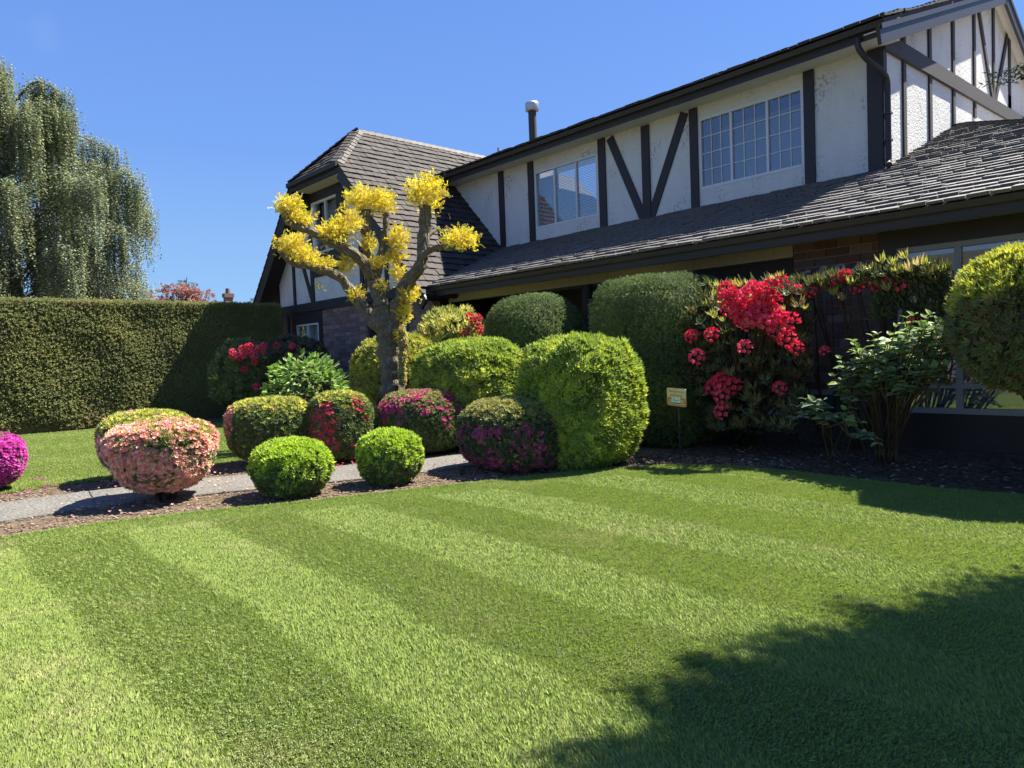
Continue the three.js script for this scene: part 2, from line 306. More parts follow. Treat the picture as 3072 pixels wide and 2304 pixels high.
// roofs: slope, shingle rows and caps
const shakeGeo = [0, 1, 2].map((k) => { const g = new THREE.BoxGeometry(1, 1, 1, 1, 1, 1).translate(0, 0.5, 0.5); const p = g.attributes.position; for (let i = 0; i < p.count; i++) { if (p.getY(i) > 0.5) p.setZ(i, p.getZ(i) * 0.45); else p.setY(i, p.getY(i) + (p.getX(i) > 0 ? 0.03 : -0.02) * (k - 1)); } g.computeVertexNormals();
  const uv = g.attributes.uv; for (let i = 0; i < uv.count; i++) uv.setXY(i, p.getX(i) * 0.12 + k * 0.3, p.getY(i) * 0.3); return g; });   // x across, y up the slope, z off the roof
const shingleSpots = [];
function shingleRows(O, u, v, rows, exposure, range, roof) {      // O: foot of the slope; range(v) -> [from, to] along u
  const n = u.clone().cross(v); if (n.y < 0) n.negate();
  const flip = u.clone().cross(v).y < 0;
  for (let k = 0; k < rows; k++) {
    const vv = k * exposure, [u0, u1] = range(vv + exposure * 0.5); if (u1 - u0 < 0.05) continue;
    let x = u0 - (k % 2 ? R(0.02, 0.1) : 0);
    while (x < u1 - 0.02) {
      const w = R(0.12, 0.27), a = Math.max(x, u0), b = Math.min(x + w, u1);
      if (b - a > 0.03) {
        const L = exposure * 1.35, th = R(0.026, 0.044), vj = vv + gauss() * 0.012, tilt = 0.05;
        const up = v.clone().addScaledVector(n, -tilt).normalize(), nn = n.clone().addScaledVector(v, tilt).normalize();
        const p = O.clone().addScaledVector(u, (a + b) / 2).addScaledVector(v, vj).addScaledVector(n, exposure * tilt + 0.004);
        const q = new THREE.Quaternion().setFromRotationMatrix(new THREE.Matrix4().makeBasis(flip ? u.clone().negate() : u, up, nn)).multiply(new THREE.Quaternion().setFromEuler(new THREE.Euler(gauss() * 0.012, gauss() * 0.02, gauss() * 0.012)));
        shingleSpots.push({ p, q, s: V(b - a - R(0.004, 0.012), L, th), tone: Math.floor(rnd() * SHAKES.length), g: Math.floor(rnd() * 3), roof });
      }
      x += w;
    }
  }
}
function caps(roof, p, q, side, n, w = 0.14, len = 0.3) {         // cap shingles along a ridge or hip, overlapping from p (low) to q; named pieces of that roof
  const d = q.clone().sub(p), L = d.length(); d.normalize();
  const m = Math.floor(L / (len * 0.62));
  for (let k = 0; k < m; k++) for (const s of side) {
    const y = d.clone().addScaledVector(n, -0.09).normalize();
    const out = s.clone().addScaledVector(y, -s.dot(y)).normalize(), nn = out.clone().cross(y); if (nn.dot(n) < 0) nn.negate();
    const x = y.clone().cross(nn);
    const g = new THREE.BoxGeometry(w, len, 0.022).translate(x.dot(out) > 0 ? w / 2 : -w / 2, len / 2, 0);
    g.applyMatrix4(new THREE.Matrix4().makeBasis(x, y, nn).setPosition(p.clone().addScaledVector(d, k * len * 0.62).addScaledVector(n, 0.055)));
    put(roof, 'ridge_cap', boxUV(g), pick(SHAKES));
  }
}
// lower front roof
const LS = 0.375, lowY = (z) => 2.6 + LS * (-8.1 - z);
const HIP0 = V(-3.85, lowY(-14.46), -14.46), HIP1 = V(1.3, lowY(-8.1), -8.1);
const loX = (z) => HIP0.x + (HIP1.x - HIP0.x) * (z - HIP0.z) / (HIP1.z - HIP0.z);      // hip, along z
const WS = 1.05, wingY = (x) => 2.59 + WS * (-11.18 - x);                               // right slope of the wing
const valley = (z) => -11.18 - (lowY(z) - 2.59) / WS;
const lowerRoof = part('porch_roof', slab([V(valley(-8.1), 2.6, -8.1), V(HIP1.x, 2.6, -8.1), HIP0, V(-3.98, lowY(-14.46), -14.46), V(-3.98, lowY(-11.05), -11.05), V(valley(-11.05), lowY(-11.05), -11.05)], 0.07), M.deck);
{
  const v = V(0, LS, -1).normalize(), cs = Math.hypot(1, LS);
  shingleRows(V(0, 2.6, -8.07), V(1, 0, 0), v, 35, 0.2, (s) => { const z = -8.07 - s / cs; return z > -11.0 ? [valley(z) + 0.02, loX(z) - 0.02] : [-3.88, loX(z) - 0.02]; }, lowerRoof);
  part('side_roof', slab([HIP0, HIP1, V(1.3, 2.6, -15), V(-3.85, HIP0.y, -15)].map((p, i) => (i < 2 ? p : p)), 0.07), M.deck);
  caps(lowerRoof, HIP1, HIP0, [V(-0.9, 0, 0.3), V(0.9, -0.2, -0.6)], V(0.25, 0.93, 0.25).normalize(), 0.16, 0.3);
}
// wing roofs
const RX = -15.22, RY = wingY(RX), RAKE = -7.87, HIPY = 5.6, XR = -11.18 - (HIPY - 2.59) / WS, XL = 2 * RX - XR, PK = -9.13, EAVE = -11.06, LEAVE = 2 * RX - EAVE;
const wingRight = part('wing_roof', slab([V(EAVE, wingY(EAVE), RAKE), V(XR, HIPY, RAKE), V(RX, RY, PK), V(RX, RY, -17), V(EAVE, wingY(EAVE), -17)], 0.09), M.deck);
const wingLeft = part('wing_roof', slab([V(LEAVE, wingY(EAVE), RAKE), V(XL, HIPY, RAKE), V(RX, RY, PK), V(RX, RY, -17), V(LEAVE, wingY(EAVE), -17)], 0.09), M.deck);
const wingFront = part('clipped_gable_roof', slab([V(XL, HIPY, RAKE), V(XR, HIPY, RAKE), V(RX, RY, PK)], 0.09), M.deck);
{
  const v = V(-1, WS, 0).normalize(), h = 1 / Math.hypot(1, WS), u = V(0, 0, -1);
  const zEnd = (x) => { const y = wingY(x); return y < 5.62 ? (y < lowY(-11) ? -8.1 - (y - 2.6) / LS - 0.02 : -11.0) : -10.4 - (y - 5.62) / 0.385; };
  shingleRows(V(EAVE + 0.02, wingY(EAVE + 0.02), 0), u, v, 32, 0.2, (s) => { const x = EAVE + 0.02 - s * h; if (x < RX + 0.05) return [0, 0]; const z0 = x > XR ? RAKE + 0.03 : RAKE + (PK - RAKE) * (XR - x) / (XR - RX); return [-z0, -zEnd(x)]; }, wingRight);
  const v2 = V(0, (RY - HIPY) / (RAKE - PK), -1).normalize(), k = (XR - RX) / (RAKE - PK), h2 = -v2.z;
  shingleRows(V(RX, HIPY, RAKE + 0.03), V(1, 0, 0), v2, 10, 0.2, (s) => { const w = (XR - RX) - k * Math.max(0, s * h2 - 0.03); return w > 0.08 ? [-w, w] : [0, 0]; }, wingFront);
  const vl = V(1, WS, 0).normalize();
  shingleRows(V(LEAVE - 0.02, wingY(EAVE + 0.02), 0), V(0, 0, -1), vl, 32, 0.2, (s) => { const x = EAVE + 0.02 - s * h; if (x < RX + 0.05) return [0, 0]; const z0 = x > XR ? RAKE + 0.03 : RAKE + (PK - RAKE) * (XR - x) / (XR - RX); return [-z0, -z0 + 0.7]; }, wingLeft);
  caps(wingRight, V(XR, HIPY, RAKE), V(RX, RY, PK), [V(0.72, -0.69, -0.2), V(-0.4, -0.2, 0.9)], V(0.45, 0.8, 0.42).normalize(), 0.15, 0.3);
  caps(wingLeft, V(XL, HIPY, RAKE), V(RX, RY, PK), [V(-0.72, -0.69, -0.2), V(0.4, -0.2, 0.9)], V(-0.45, 0.8, 0.42).normalize(), 0.15, 0.3);
  caps(wingRight, V(RX, RY, -14.2), V(RX, RY, PK + 0.12), [V(0.7, -0.7, 0), V(-0.7, -0.7, 0)], UP, 0.16, 0.34);
}
// upper roof
const US = 0.385, upY = (z) => 5.62 + US * (-10.42 - z), RZ = -16.87, VX = -3.66;
const upperRoof = part('main_roof', slab([V(-14.12, 5.62, -10.42), V(VX, 5.62, -10.42), V(VX, upY(RZ), RZ), V(-14.12, upY(RZ), RZ)], 0.08), M.deck);
part('main_roof', slab([V(-14.12, 5.62, 2 * RZ + 10.42), V(VX, 5.62, 2 * RZ + 10.42), V(VX, upY(RZ), RZ), V(-14.12, upY(RZ), RZ)], 0.08), M.deck);
{
  const v = V(0, US, -1).normalize(), c = Math.hypot(1, US);
  shingleRows(V(0, 5.62, -10.38), V(1, 0, 0), v, 4, 0.2, () => [-14.1, VX + 0.04], upperRoof);
  shingleRows(V(0, upY(-11.16), -11.16), V(1, 0, 0), v, 30, 0.2, () => [VX - 0.5, VX + 0.04], upperRoof);
}
// the shingles: those nearest the eye one by one, the rest joined
shingleSpots.sort((a, b) => a.p.distanceToSquared(EYE) * (a.roof === upperRoof ? 4 : 1) - b.p.distanceToSquared(EYE) * (b.roof === upperRoof ? 4 : 1));
{
  const one = new Map();
  shingleSpots.forEach(({ p, q, s, tone, g, roof }, i) => {
    if (i < 300 && roof === lowerRoof) { const m = lit(new THREE.Mesh(shakeGeo[g], SILVER[tone])); m.name = 'shingle'; m.position.copy(p).sub(origin.get(roof)); m.quaternion.copy(q); m.scale.copy(s); roof.add(m); return; }
    const b = shakeGeo[g].clone().applyMatrix4(new THREE.Matrix4().compose(p, q, s)), n = b.attributes.position.count, c = (roof === lowerRoof ? SILVER_TONES : SHAKE_TONES)[tone], k = R(0.66, 0.98);
    b.setAttribute('color', new THREE.Float32BufferAttribute(Array.from({ length: n * 3 }, (_, j) => c[j % 3] * k), 3));
    const du = rnd() * 3, uv = b.attributes.uv; for (let j = 0; j < n; j++) uv.setXY(j, uv.getX(j) + du, uv.getY(j) + du);
    if (!one.has(roof)) one.set(roof, []); one.get(roof).push(b);
  });
  for (const [roof, list] of one) put(roof, 'shingle_field', mergeGeometries(list), roof === lowerRoof ? glintField : shakeField, 'stuff');
}
// eaves: gutters, fascias, soffits, barge boards
function gutter(name, x0, x1, y, z) {                            // moulded gutter that runs along x
  const s = new THREE.Shape([[0, 0], [0.075, 0], [0.085, 0.02], [0.1, 0.05], [0.125, 0.085], [0.125, 0.115], [0.113, 0.115], [0.113, 0.09], [0.085, 0.055], [0.068, 0.014], [0.012, 0.014], [0.012, 0.115], [0, 0.115]].map(([a, b]) => new THREE.Vector2(-a, b)));
  const g = new THREE.ExtrudeGeometry(s, { depth: x1 - x0, bevelEnabled: false }).rotateY(-Math.PI / 2);
  g.translate(x1, y, z); return part(name, boxUV(g), M.gutter);
}
const gutLow = gutter('gutter', -11.05, 1.35, 2.455, -8.17);
part('fascia', box(-11.2, 1.3, 2.43, 2.57, -8.21, -8.175), M.gutter);
part('soffit', box(-11.3, 1.3, 2.50, 2.52, -8.95, -8.215), M.soffit);
gutter('gutter', -14.1, VX - 0.05, 5.485, -10.53);
part('fascia', box(-14.15, VX, 5.45, 5.6, -10.57, -10.535), M.fascia);
part('soffit', box(-14.1, VX + 0.0, 5.47, 5.49, -11.0, -10.575), M.soffit);
// wing rakes
for (const s of [1, -1]) {
  const mx = (x) => (s > 0 ? x : 2 * RX - x);
  part('barge_board', bar(V(mx(EAVE + 0.02), wingY(EAVE) - 0.2, RAKE - 0.03), V(mx(XR + 0.0), HIPY - 0.2, RAKE - 0.03), 0.26, 0.05, FZ), M.fascia);
  part('rake_soffit', slab([V(mx(EAVE), wingY(EAVE) - 0.11, RAKE - 0.06), V(mx(XR), HIPY - 0.11, RAKE - 0.06), V(mx(XR), HIPY - 0.11, -8.36), V(mx(EAVE), wingY(EAVE) - 0.11, -8.36)], 0.02), s > 0 ? M.timber : M.timber);
}
part('fascia', box(XL - 0.02, XR + 0.02, 5.42, 5.6, RAKE - 0.055, RAKE - 0.005), M.fascia);
part('gutter', box(XL - 0.08, XR + 0.05, 5.53, 5.63, RAKE + 0.0, RAKE + 0.09), M.gutter);
part('soffit', box(XL + 0.1, XR - 0.1, 5.42, 5.44, -8.35, RAKE - 0.06), M.soffit);

// walls
const winR = [-6.93, -5.05, 4.02, 5.26], winL = [-11.07, -9.27, 3.98, 5.22];
part('upper_wall', wallXY([[-13.95, 3.3], [-3.92, 3.3], [-3.92, 5.47], [-13.95, 5.47]], [winR, winL], -11, 0.18), M.stucco);
{   // gable end wall, faces +x
  const s = new THREE.Shape([[-11.0, 3.4], [-22.7, 3.4], [-22.7, 5.5], [-22.7, 5.62 - 0.02], [RZ, upY(RZ) - 0.14], [-11.0, upY(-11) - 0.14]].map(([z, y]) => new THREE.Vector2(-z, y)));
  part('gable_wall', boxUV(new THREE.ExtrudeGeometry(s, { depth: 0.18, bevelEnabled: false }).rotateY(Math.PI / 2).translate(-4.08, 0, 0)), M.stucco);
}
part('back_wall', box(-18.4, -4.1, 0, 5.5, -23, -22.75), M.stucco);
part('side_wall', box(1.05, 1.2, 0, 2.6, -22, -8.95), M.stucco);
part('side_wall', box(-18.5, -18.35, 0, 3.2, -22.7, -8.55), M.stucco);
part('inner_floor', box(-18.3, 1.0, 3.1, 3.2, -22.7, -11.3), M.dark);
part('inner_floor', box(-18.3, 1.0, 0.2, 0.3, -22.7, -10.7), M.dark);
// wing gable wall
const WZ = -8.35, wUp = [-16.23, -15.03, 3.92, 5.19], wLow = [-17.45, -16.24, 1.0, 2.23], wMid = [-13.92, -12.3, 0.75, 2.2];
part('wing_gable_wall', wallXY([[-18.46, 2.6], [-11.45, 2.6], [-11.45, 2.78], [-13.9, 5.32], [-16.55, 5.32], [-18.46, 3.45]], [wUp], WZ, 0.18), M.stucco);
part('wing_lower_wall', wallXY([[-18.46, 0], [-16.02, 0], [-16.02, 2.6], [-18.46, 2.6]], [wLow], WZ, 0.18), M.fascia);
// bricks
function brickWall(x0, x1, y0, y1, z, holes, course, mats, len) {
  const wall = part('brick_wall', wallXY([[x0, y0], [x1, y0], [x1, y1], [x0, y1]], holes, z - 0.02, 0.18), M.mortar);
  const geo = boxUV(new THREE.BoxGeometry(len - 0.012, course - 0.012, 0.06)); const half = boxUV(new THREE.BoxGeometry(len / 2 - 0.012, course - 0.012, 0.06));
  const rows = Math.floor((y1 - y0) / course);
  for (let r = 0; r < rows; r++) {
    const y = y1 - (r + 0.5) * course; let x = x0 + 0.004;
    if (r % 2) { add(x + len / 4, y, half); x += len / 2; }
    while (x + len <= x1 + 0.004) { add(x + len / 2, y, geo); x += len; }
    const rest = x1 - x; if (rest > 0.05) { const m = add(x + rest / 2, y, geo); if (m) m.scale.x = (rest - 0.006) / (len - 0.012); }
  }
  function add(x, y, g) {
    if (holes.some(([a, b, c, d]) => x > a - 0.04 && x < b + 0.04 && y > c - 0.05 && y < d + 0.05)) return null;
    const m = lit(new THREE.Mesh(g, pick(mats))); m.name = 'brick'; m.position.set(x, y, z - 0.03 + R(-0.002, 0.003)).sub(origin.get(wall)); wall.add(m); return m;
  }
}
brickWall(-4.19, -3.16, 0.6, 2.5, -8.75, [], 0.102, BRICKS, 0.275);
brickWall(-16.02, -13.94, 0.9, 2.53, WZ, [], 0.1, BRICKS_DUSTY, 0.27);
brickWall(-12.28, -11.42, 1.1, 2.53, WZ, [], 0.1, BRICKS_DUSTY, 0.27);
part('wall_base', box(-4.19, -3.16, 0, 0.6, -8.95, -8.76), M.concrete);
part('wall_base', box(-16.02, -11.42, 0, 0.9, -8.55, -8.37), M.concrete);
part('wall_base', box(-12.28, -11.42, 0.9, 1.1, -8.55, -8.37), M.concrete);
part('wing_side_wall', box(-11.6, -11.45, 0, 2.55, -10.7, -8.56), M.fascia);
// windows
function windowUnit(name, [x0, x1, y0, y1], z, mull, opt = {}) {
  const f = opt.f || 0.045, d = 0.07, w = new THREE.Group(); w.name = name; w.position.set((x0 + x1) / 2 - HB[0], y0, z - HB[2]); origin.set(w, V((x0 + x1) / 2, y0, z)); house.add(w);
  if (opt.label) w.userData.label = opt.label;
  const fm = opt.mat || M.frame;
  put(w, 'frame_jamb', box(x0, x0 + f, y0, y1, z - d, z), fm); put(w, 'frame_jamb', box(x1 - f, x1, y0, y1, z - d, z), fm);
  put(w, 'frame_head', box(x0 + f, x1 - f, y1 - f, y1, z - d, z), fm); put(w, 'frame_sill', box(x0 + f, x1 - f, y0, y0 + f, z - d, z + 0.008), fm);
  const tr = opt.transom;                                        // [y from, y to]
  const cuts = [x0 + f, ...mull.flatMap(([a, b]) => [a, b]), x1 - f];
  for (const [a, b] of mull) put(w, 'mullion', box(a, b, y0 + f, y1 - f, z - d, z - 0.004), fm);
  const bands = tr ? [[y0 + f, tr[0]], [tr[1], y1 - f]] : [[y0 + f, y1 - f]];
  for (let i = 0; i < cuts.length; i += 2) {
    if (tr) put(w, 'transom', box(cuts[i], cuts[i + 1], tr[0], tr[1], z - d, z - 0.006), fm);
    for (const [ya, yb] of bands) {
      put(w, 'pane', box(cuts[i], cuts[i + 1], ya, yb, z - 0.045, z - 0.039), M.glass);
      if (opt.grid) {
        const [nx, ny] = opt.grid;
        for (let k = 1; k < nx; k++) { const x = cuts[i] + (cuts[i + 1] - cuts[i]) * k / nx; put(w, 'glazing_bar', box(x - 0.007, x + 0.007, ya, yb, z - 0.037, z - 0.028), fm); }
        for (let k = 1; k < ny; k++) { const y = ya + (yb - ya) * k / ny; put(w, 'glazing_bar', box(cuts[i], cuts[i + 1], y - 0.007, y + 0.007, z - 0.036, z - 0.027), fm); }
      }
    }
  }
  return w;
}
const wr = windowUnit('window', winR, -11.0, [[-6.33, -6.29], [-5.68, -5.64]], { grid: [3, 4], label: 'upper window with white glazing bars' });
const wl = windowUnit('window', winL, -11.0, [[-10.5, -10.46], [-9.88, -9.84]], { label: 'upper window with pale slatted blinds' });
for (let y = 4.04; y < 5.08; y += 0.033) { const b = new THREE.BoxGeometry(1.23, 0.0025, 0.03).rotateX(0.75).translate(-9.87, y, -11.085); put(wl, 'blind_slat', boxUV(b), M.blind); }
put(wl, 'blind_head', box(-10.49, -9.26, 5.08, 5.17, -11.1, -11.07), M.blind);
put(wl, 'blind_panel', box(-11.05, -10.5, 4.02, 5.1, -11.17, -11.16), M.curtain);
put(wr, 'curtain', box(-6.9, -5.07, 4.05, 5.2, -11.6, -11.58), M.curtain);
windowUnit('window', wUp, WZ, [[-15.66, -15.62]], { label: 'gable window under the clipped roof' });
put(house, 'curtain', box(-16.2, -15.06, 3.95, 5.15, WZ - 0.22, WZ - 0.21), M.curtain);
windowUnit('window', wLow, WZ + 0.01, [[-16.88, -16.83]], { label: 'small window beside the brick wall' });
put(house, 'curtain', box(-17.42, -16.27, 1.05, 2.2, WZ - 0.22, WZ - 0.21), M.blind);
windowUnit('window', wMid, WZ - 0.02, [[-13.13, -13.08]], { mat: M.fascia, f: 0.09 });
put(house, 'curtain', box(-13.85, -12.37, 0.8, 2.15, WZ - 0.25, WZ - 0.24), M.dark);
part('window_head_panel', box(-13.94, -12.28, 2.2, 2.53, WZ - 0.15, WZ - 0.012), M.fascia);
// right front: picture window in dark boarding
const wBig = [-2.98, 0.7, 0.41, 2.29];
part('window_surround', wallXY([[-3.16, 0], [1.05, 0], [1.05, 2.5], [-3.16, 2.5]], [wBig], -8.75, 0.2), M.fascia);
const wb = windowUnit('picture_window', wBig, -8.77, [[-2.4, -2.335], [-1.2, -1.135], [-0.1, -0.035]], { transom: [0.69, 0.74], f: 0.06, mat: M.shadedFrame, label: 'wide ground floor picture window' });
put(wb, 'curtain', box(-2.9, 0.65, 0.45, 2.25, -9.5, -9.48), M.curtain);
put(wb, 'blind_panel', box(-2.9, 0.6, 0.5, 0.72, -9.0, -8.99), M.curtain);
// porch and bay
part('porch_beam', box(-11.4, -4.192, 2.352, 2.5, -8.9, -8.752), M.cream);
part('bay_header', box(-7.1, -4.192, 2.13, 2.35, -9.1, -8.95), M.timber);
part('bay_head_trim', box(-7.1, -4.192, 2.055, 2.128, -9.1, -8.93), M.cream);
const bay = windowUnit('bay_window', [-7.1, -4.192, 0.34, 2.05], -8.95, [[-6.36, -6.3], [-5.46, -5.4]], { label: 'shaded bay window behind the red rhododendron' });
put(bay, 'blind_panel', box(-6.28, -5.47, 0.4, 2.0, -9.05, -9.04), M.blind);
put(bay, 'curtain', box(-7.0, -4.25, 0.4, 2.0, -9.4, -9.38), M.dark);
part('bay_sill', box(-7.15, -4.2, 0.3, 0.338, -9.0, -8.86), M.frame);
part('bay_base', box(-7.1, -4.2, 0, 0.298, -9.1, -8.9), M.concrete);
part('bay_side_wall', box(-7.25, -7.1, 0, 2.35, -10.6, -8.95), M.stucco);
part('porch_back_wall', box(-11.45, -7.25, 0, 2.52, -10.75, -10.6), M.fascia);
part('porch_ceiling', box(-11.45, -4.2, 2.52, 2.56, -10.7, -8.96), M.soffit);
part('porch_floor', box(-11.45, -7.25, 0, 0.16, -10.6, -8.85), M.concrete);
{
  const prof = [[0.09, 0.16], [0.09, 0.3], [0.075, 0.34], [0.06, 0.4], [0.062, 1.2], [0.058, 1.66], [0.08, 1.7], [0.062, 1.74], [0.085, 1.8], [0.085, 1.86], [0.095, 1.9], [0.095, 2.352]];
  part('porch_post', new THREE.LatheGeometry(prof.map(([r, y]) => new THREE.Vector2(r, y)), 16).translate(-7.75, 0, -8.84), M.timber);
  part('porch_rail', box(-11.4, -7.84, 0.85, 0.92, -8.88, -8.8), M.timber);
}
// timbers on the front of the upper floor
const TZ = -10.965;
for (const [a, b] of [[-12.23, -12.06], [-11.25, -11.08], [-9.22, -9.04], [-7.1, -6.94], [-5.035, -4.87]]) part('timber', box(a, b, 3.45, 5.46, TZ - 0.03, TZ), M.timber);
part('timber', box(-8.15, -7.975, 3.6, 5.44, TZ - 0.03, TZ + 0.006), M.timber);
part('timber', bar(V(-8.91, 5.42, TZ - 0.017), V(-8.1, 3.6, TZ - 0.017), 0.165, 0.03, FZ), M.timber);
part('timber', bar(V(-7.2, 5.44, TZ - 0.02), V(-8.04, 3.6, TZ - 0.02), 0.165, 0.03, FZ), M.timber);
part('corner_board', box(-4.09, -3.88, 3.6, 5.46, TZ - 0.03, TZ), M.timber);
// timbers on the gable end
const GX = -3.868;
const onGable = (name, z, y0, y1, w = 0.12) => part(name, box(GX - 0.03, GX, y0, y1, z - w / 2, z + w / 2), M.weathered);
onGable('corner_board', -11.06, 3.6, 5.7, 0.13);
const tie = (z) => 5.56 + (-11.2 - z) * 0.046;
for (const z of [-11.86, -13.05, -14.28, -15.55, -16.87, -18.1]) {
  onGable('timber', z, Math.max(3.7, lowY(z) - 0.05), tie(z) - 0.12);
  onGable('timber', z, tie(z) + 0.12, upY(z < RZ ? 2 * RZ - z : z) - 0.15);
}
part('tie_beam', bar(V(GX + 0.004, tie(-11.0), -11.0), V(GX + 0.004, tie(-21), -21), 0.25, 0.05, FX), M.weathered);
part('timber', bar(V(GX - 0.01, 7.4, -15.85), V(GX - 0.01, 5.93, -16.78), 0.12, 0.03, FX), M.weathered);
part('timber', bar(V(GX - 0.012, 7.5, -17.93), V(GX - 0.012, 5.95, -16.96), 0.12, 0.03, FX), M.weathered);
for (const s of [1, -1]) {
  const mz = (z) => (s > 0 ? z : 2 * RZ - z), e = s > 0 ? -10.3 : -10.3;
  part('barge_board', bar(V(VX - 0.02, upY(e) - 0.21, mz(e)), V(VX - 0.02, upY(RZ) - 0.21, RZ), 0.25, 0.05, FX), M.fascia);
  part('barge_trim', bar(V(VX + 0.012, upY(e) - 0.1, mz(e)), V(VX + 0.012, upY(RZ) - 0.1, RZ), 0.07, 0.03, FX), M.fascia);
  part('rake_soffit', slab([V(VX - 0.05, upY(-10.5) - 0.13, mz(-10.5)), V(VX - 0.05, upY(RZ) - 0.13, RZ), V(-3.95, upY(RZ) - 0.13, RZ), V(-3.95, upY(-10.5) - 0.13, mz(-10.5))], 0.02), M.soffit);
}
// wing timbers
const WT = WZ + 0.035;
part('band_beam', box(-18.47, -11.4, 2.535, 2.755, WZ - 0.02, WT + 0.012), M.timber);
for (const [x, y0, y1, w] of [[-17.44, 2.755, 4.25, 0.12], [-16.42, 2.755, 5.35, 0.15], [-14.73, 3.6, 5.35, 0.2], [-14.02, 2.755, 3.85, 0.14], [-13.0, 2.755, 4.2, 0.12], [-18.42, 2.755, 3.4, 0.1]]) part('timber', box(x - w / 2, x + w / 2, y0, y1, WT - 0.035, WT), M.timber);
part('timber', bar(V(-16.98, 3.9, WT - 0.02), V(-16.46, 2.76, WT - 0.02), 0.13, 0.03, FZ), M.timber);
part('timber', bar(V(-13.42, 3.9, WT - 0.02), V(-13.96, 2.76, WT - 0.02), 0.13, 0.03, FZ), M.timber);
part('window_board', box(-16.34, -14.83, 3.35, 3.915, WT - 0.035, WT - 0.004), M.timber);
part('window_board', box(-16.34, -14.83, 5.195, 5.42, WT - 0.035, WT - 0.004), M.timber);
part('window_board', box(-15.025, -14.83, 3.92, 5.19, WT - 0.035, WT - 0.006), M.timber);
part('downpipe', limb([V(-17.75, 2.5, WT + 0.05), V(-17.75, 1.2, WT + 0.05), V(-17.75, 0.05, WT + 0.05)], [0.035, 0.035], 8), M.gutter);
// downspout at the upper corner, flue, vent
part('downspout', limb([V(-4.02, 5.5, -10.48), V(-4.02, 5.38, -10.49), V(-3.95, 5.22, -10.55), V(-3.83, 5.05, -10.86), V(-3.815, 4.96, -10.96), V(-3.815, 4.7, -10.98), V(-3.815, 4.2, -10.98), V(-3.815, 3.82, -10.98), V(-3.8, 3.76, -10.92), V(-3.74, 3.72, -10.78)], [0.042, 0.042], 10, 0, 60), M.gutter);
for (const y of [4.1, 4.48]) part('pipe_bracket', box(-3.868, -3.765, y, y + 0.03, -11.03, -10.93), M.gutter);
const flue = part('flue_pipe', new THREE.CylinderGeometry(0.1, 0.1, 1.1, 16).translate(-12.57, 6.75, -12.5), M.flue);
put(flue, 'flue_cap', new THREE.LatheGeometry([[0, 7.24], [0.11, 7.25], [0.17, 7.27], [0.17, 7.43], [0.155, 7.47], [0, 7.5]].map(([r, y]) => new THREE.Vector2(r, y)), 20).translate(-12.57, 0, -12.5), M.metal);
part('vent_pipe', new THREE.CylinderGeometry(0.045, 0.045, 0.5, 10).translate(-13.86, 6.42, -12.5), M.metal);
// house number
{
  const font = await new FontLoader().loadAsync('fonts/droid/droid_sans_bold.typeface.json');
  const pl = std({ color: rgb(0.22, 0.24, 0.24), roughness: 0.5 });
  [['6', -4.08, 2.0], ['6', -3.87, 2.03], ['8', -3.66, 2.03], ['4', -3.47, 2.03]].forEach(([ch, x, y]) => { const g = new TextGeometry(ch, { font, size: 0.17, depth: 0.015, curveSegments: 5, bevelEnabled: true, bevelSize: 0.003, bevelThickness: 0.003, bevelSegments: 1 }); g.rotateZ(-0.12).translate(x, y, -8.725); part('house_number', g, pl); });
}
console.log('house built');

// ---------------------------------------------------------------- clipped shrubs
const SHAPES = {
  small: [0, 1, 2].map(() => rosette(6, 0.032, 0.017, 0.95)),
  azalea: [0, 1, 2].map(() => rosette(6, 0.034, 0.014, 0.9)),
  pieris: [0, 1, 2].map(() => rosette(8, 0.072, 0.031, 1.2, { droop: 0.3, fold: 0.2 })),
  yew: [0, 1, 2].map(() => sprig(0.035, 12, 0.018, 0.0065, 1.0)),
  shoot: [0, 1].map(() => rosette(7, 0.03, 0.015, 0.7)),
  hedge: [0, 1, 2].map(() => sprig(0.09, 9, 0.05, 0.026, 0.85)),
  bloom: [0, 1].map(() => { const parts = []; for (let i = 0; i < 3; i++) parts.push(flower(0.026).applyMatrix4(mat4(R(0.1, 0.7), i * 2.1 + R(0, 1), 0, V(Math.cos(i * 2.1) * 0.016, R(0, 0.012), Math.sin(i * 2.1) * 0.016)))); return mergeGeometries(parts); }),
};
function shrubSurface(o) {
  const ry = (o.h - o.y0) / 2, cy = (o.h + o.y0) / 2, p = o.p || 2.6, ca = Math.cos(o.turn || 0), sa = Math.sin(o.turn || 0), sd = o.x * 3.1 + o.z * 1.7;
  return (d) => {
    const dx = d.x * ca + d.z * sa, dz = -d.x * sa + d.z * ca;
    const f = (Math.abs(dx / o.rx) ** p + Math.abs(d.y / ry) ** p + Math.abs(dz / (o.rz || o.rx)) ** p) ** (-1 / p);
    const lump = 1 + (o.lump || 0.05) * noise3.noise(d.x * 3 + sd, d.y * 3, d.z * 3) + 0.018 * noise3.noise(d.x * 14 + sd, d.y * 14, d.z * 14) + (o.lump || 0.035) * 0.6 * noise3.noise(d.x * 7 + sd, d.y * 7, d.z * 7);
    const tp = 1 - (o.taper || 0) * Math.min(1, Math.max(0, 0.5 - d.y * f / (2 * ry)));
    return V(d.x * f * lump * tp, cy + d.y * f * lump, d.z * f * lump * tp);
  };
}
function sphereDir() { const y = R(-1, 1), a = R(0, 6.2832), s = Math.sqrt(1 - y * y); return V(s * Math.cos(a), y, s * Math.sin(a)); }
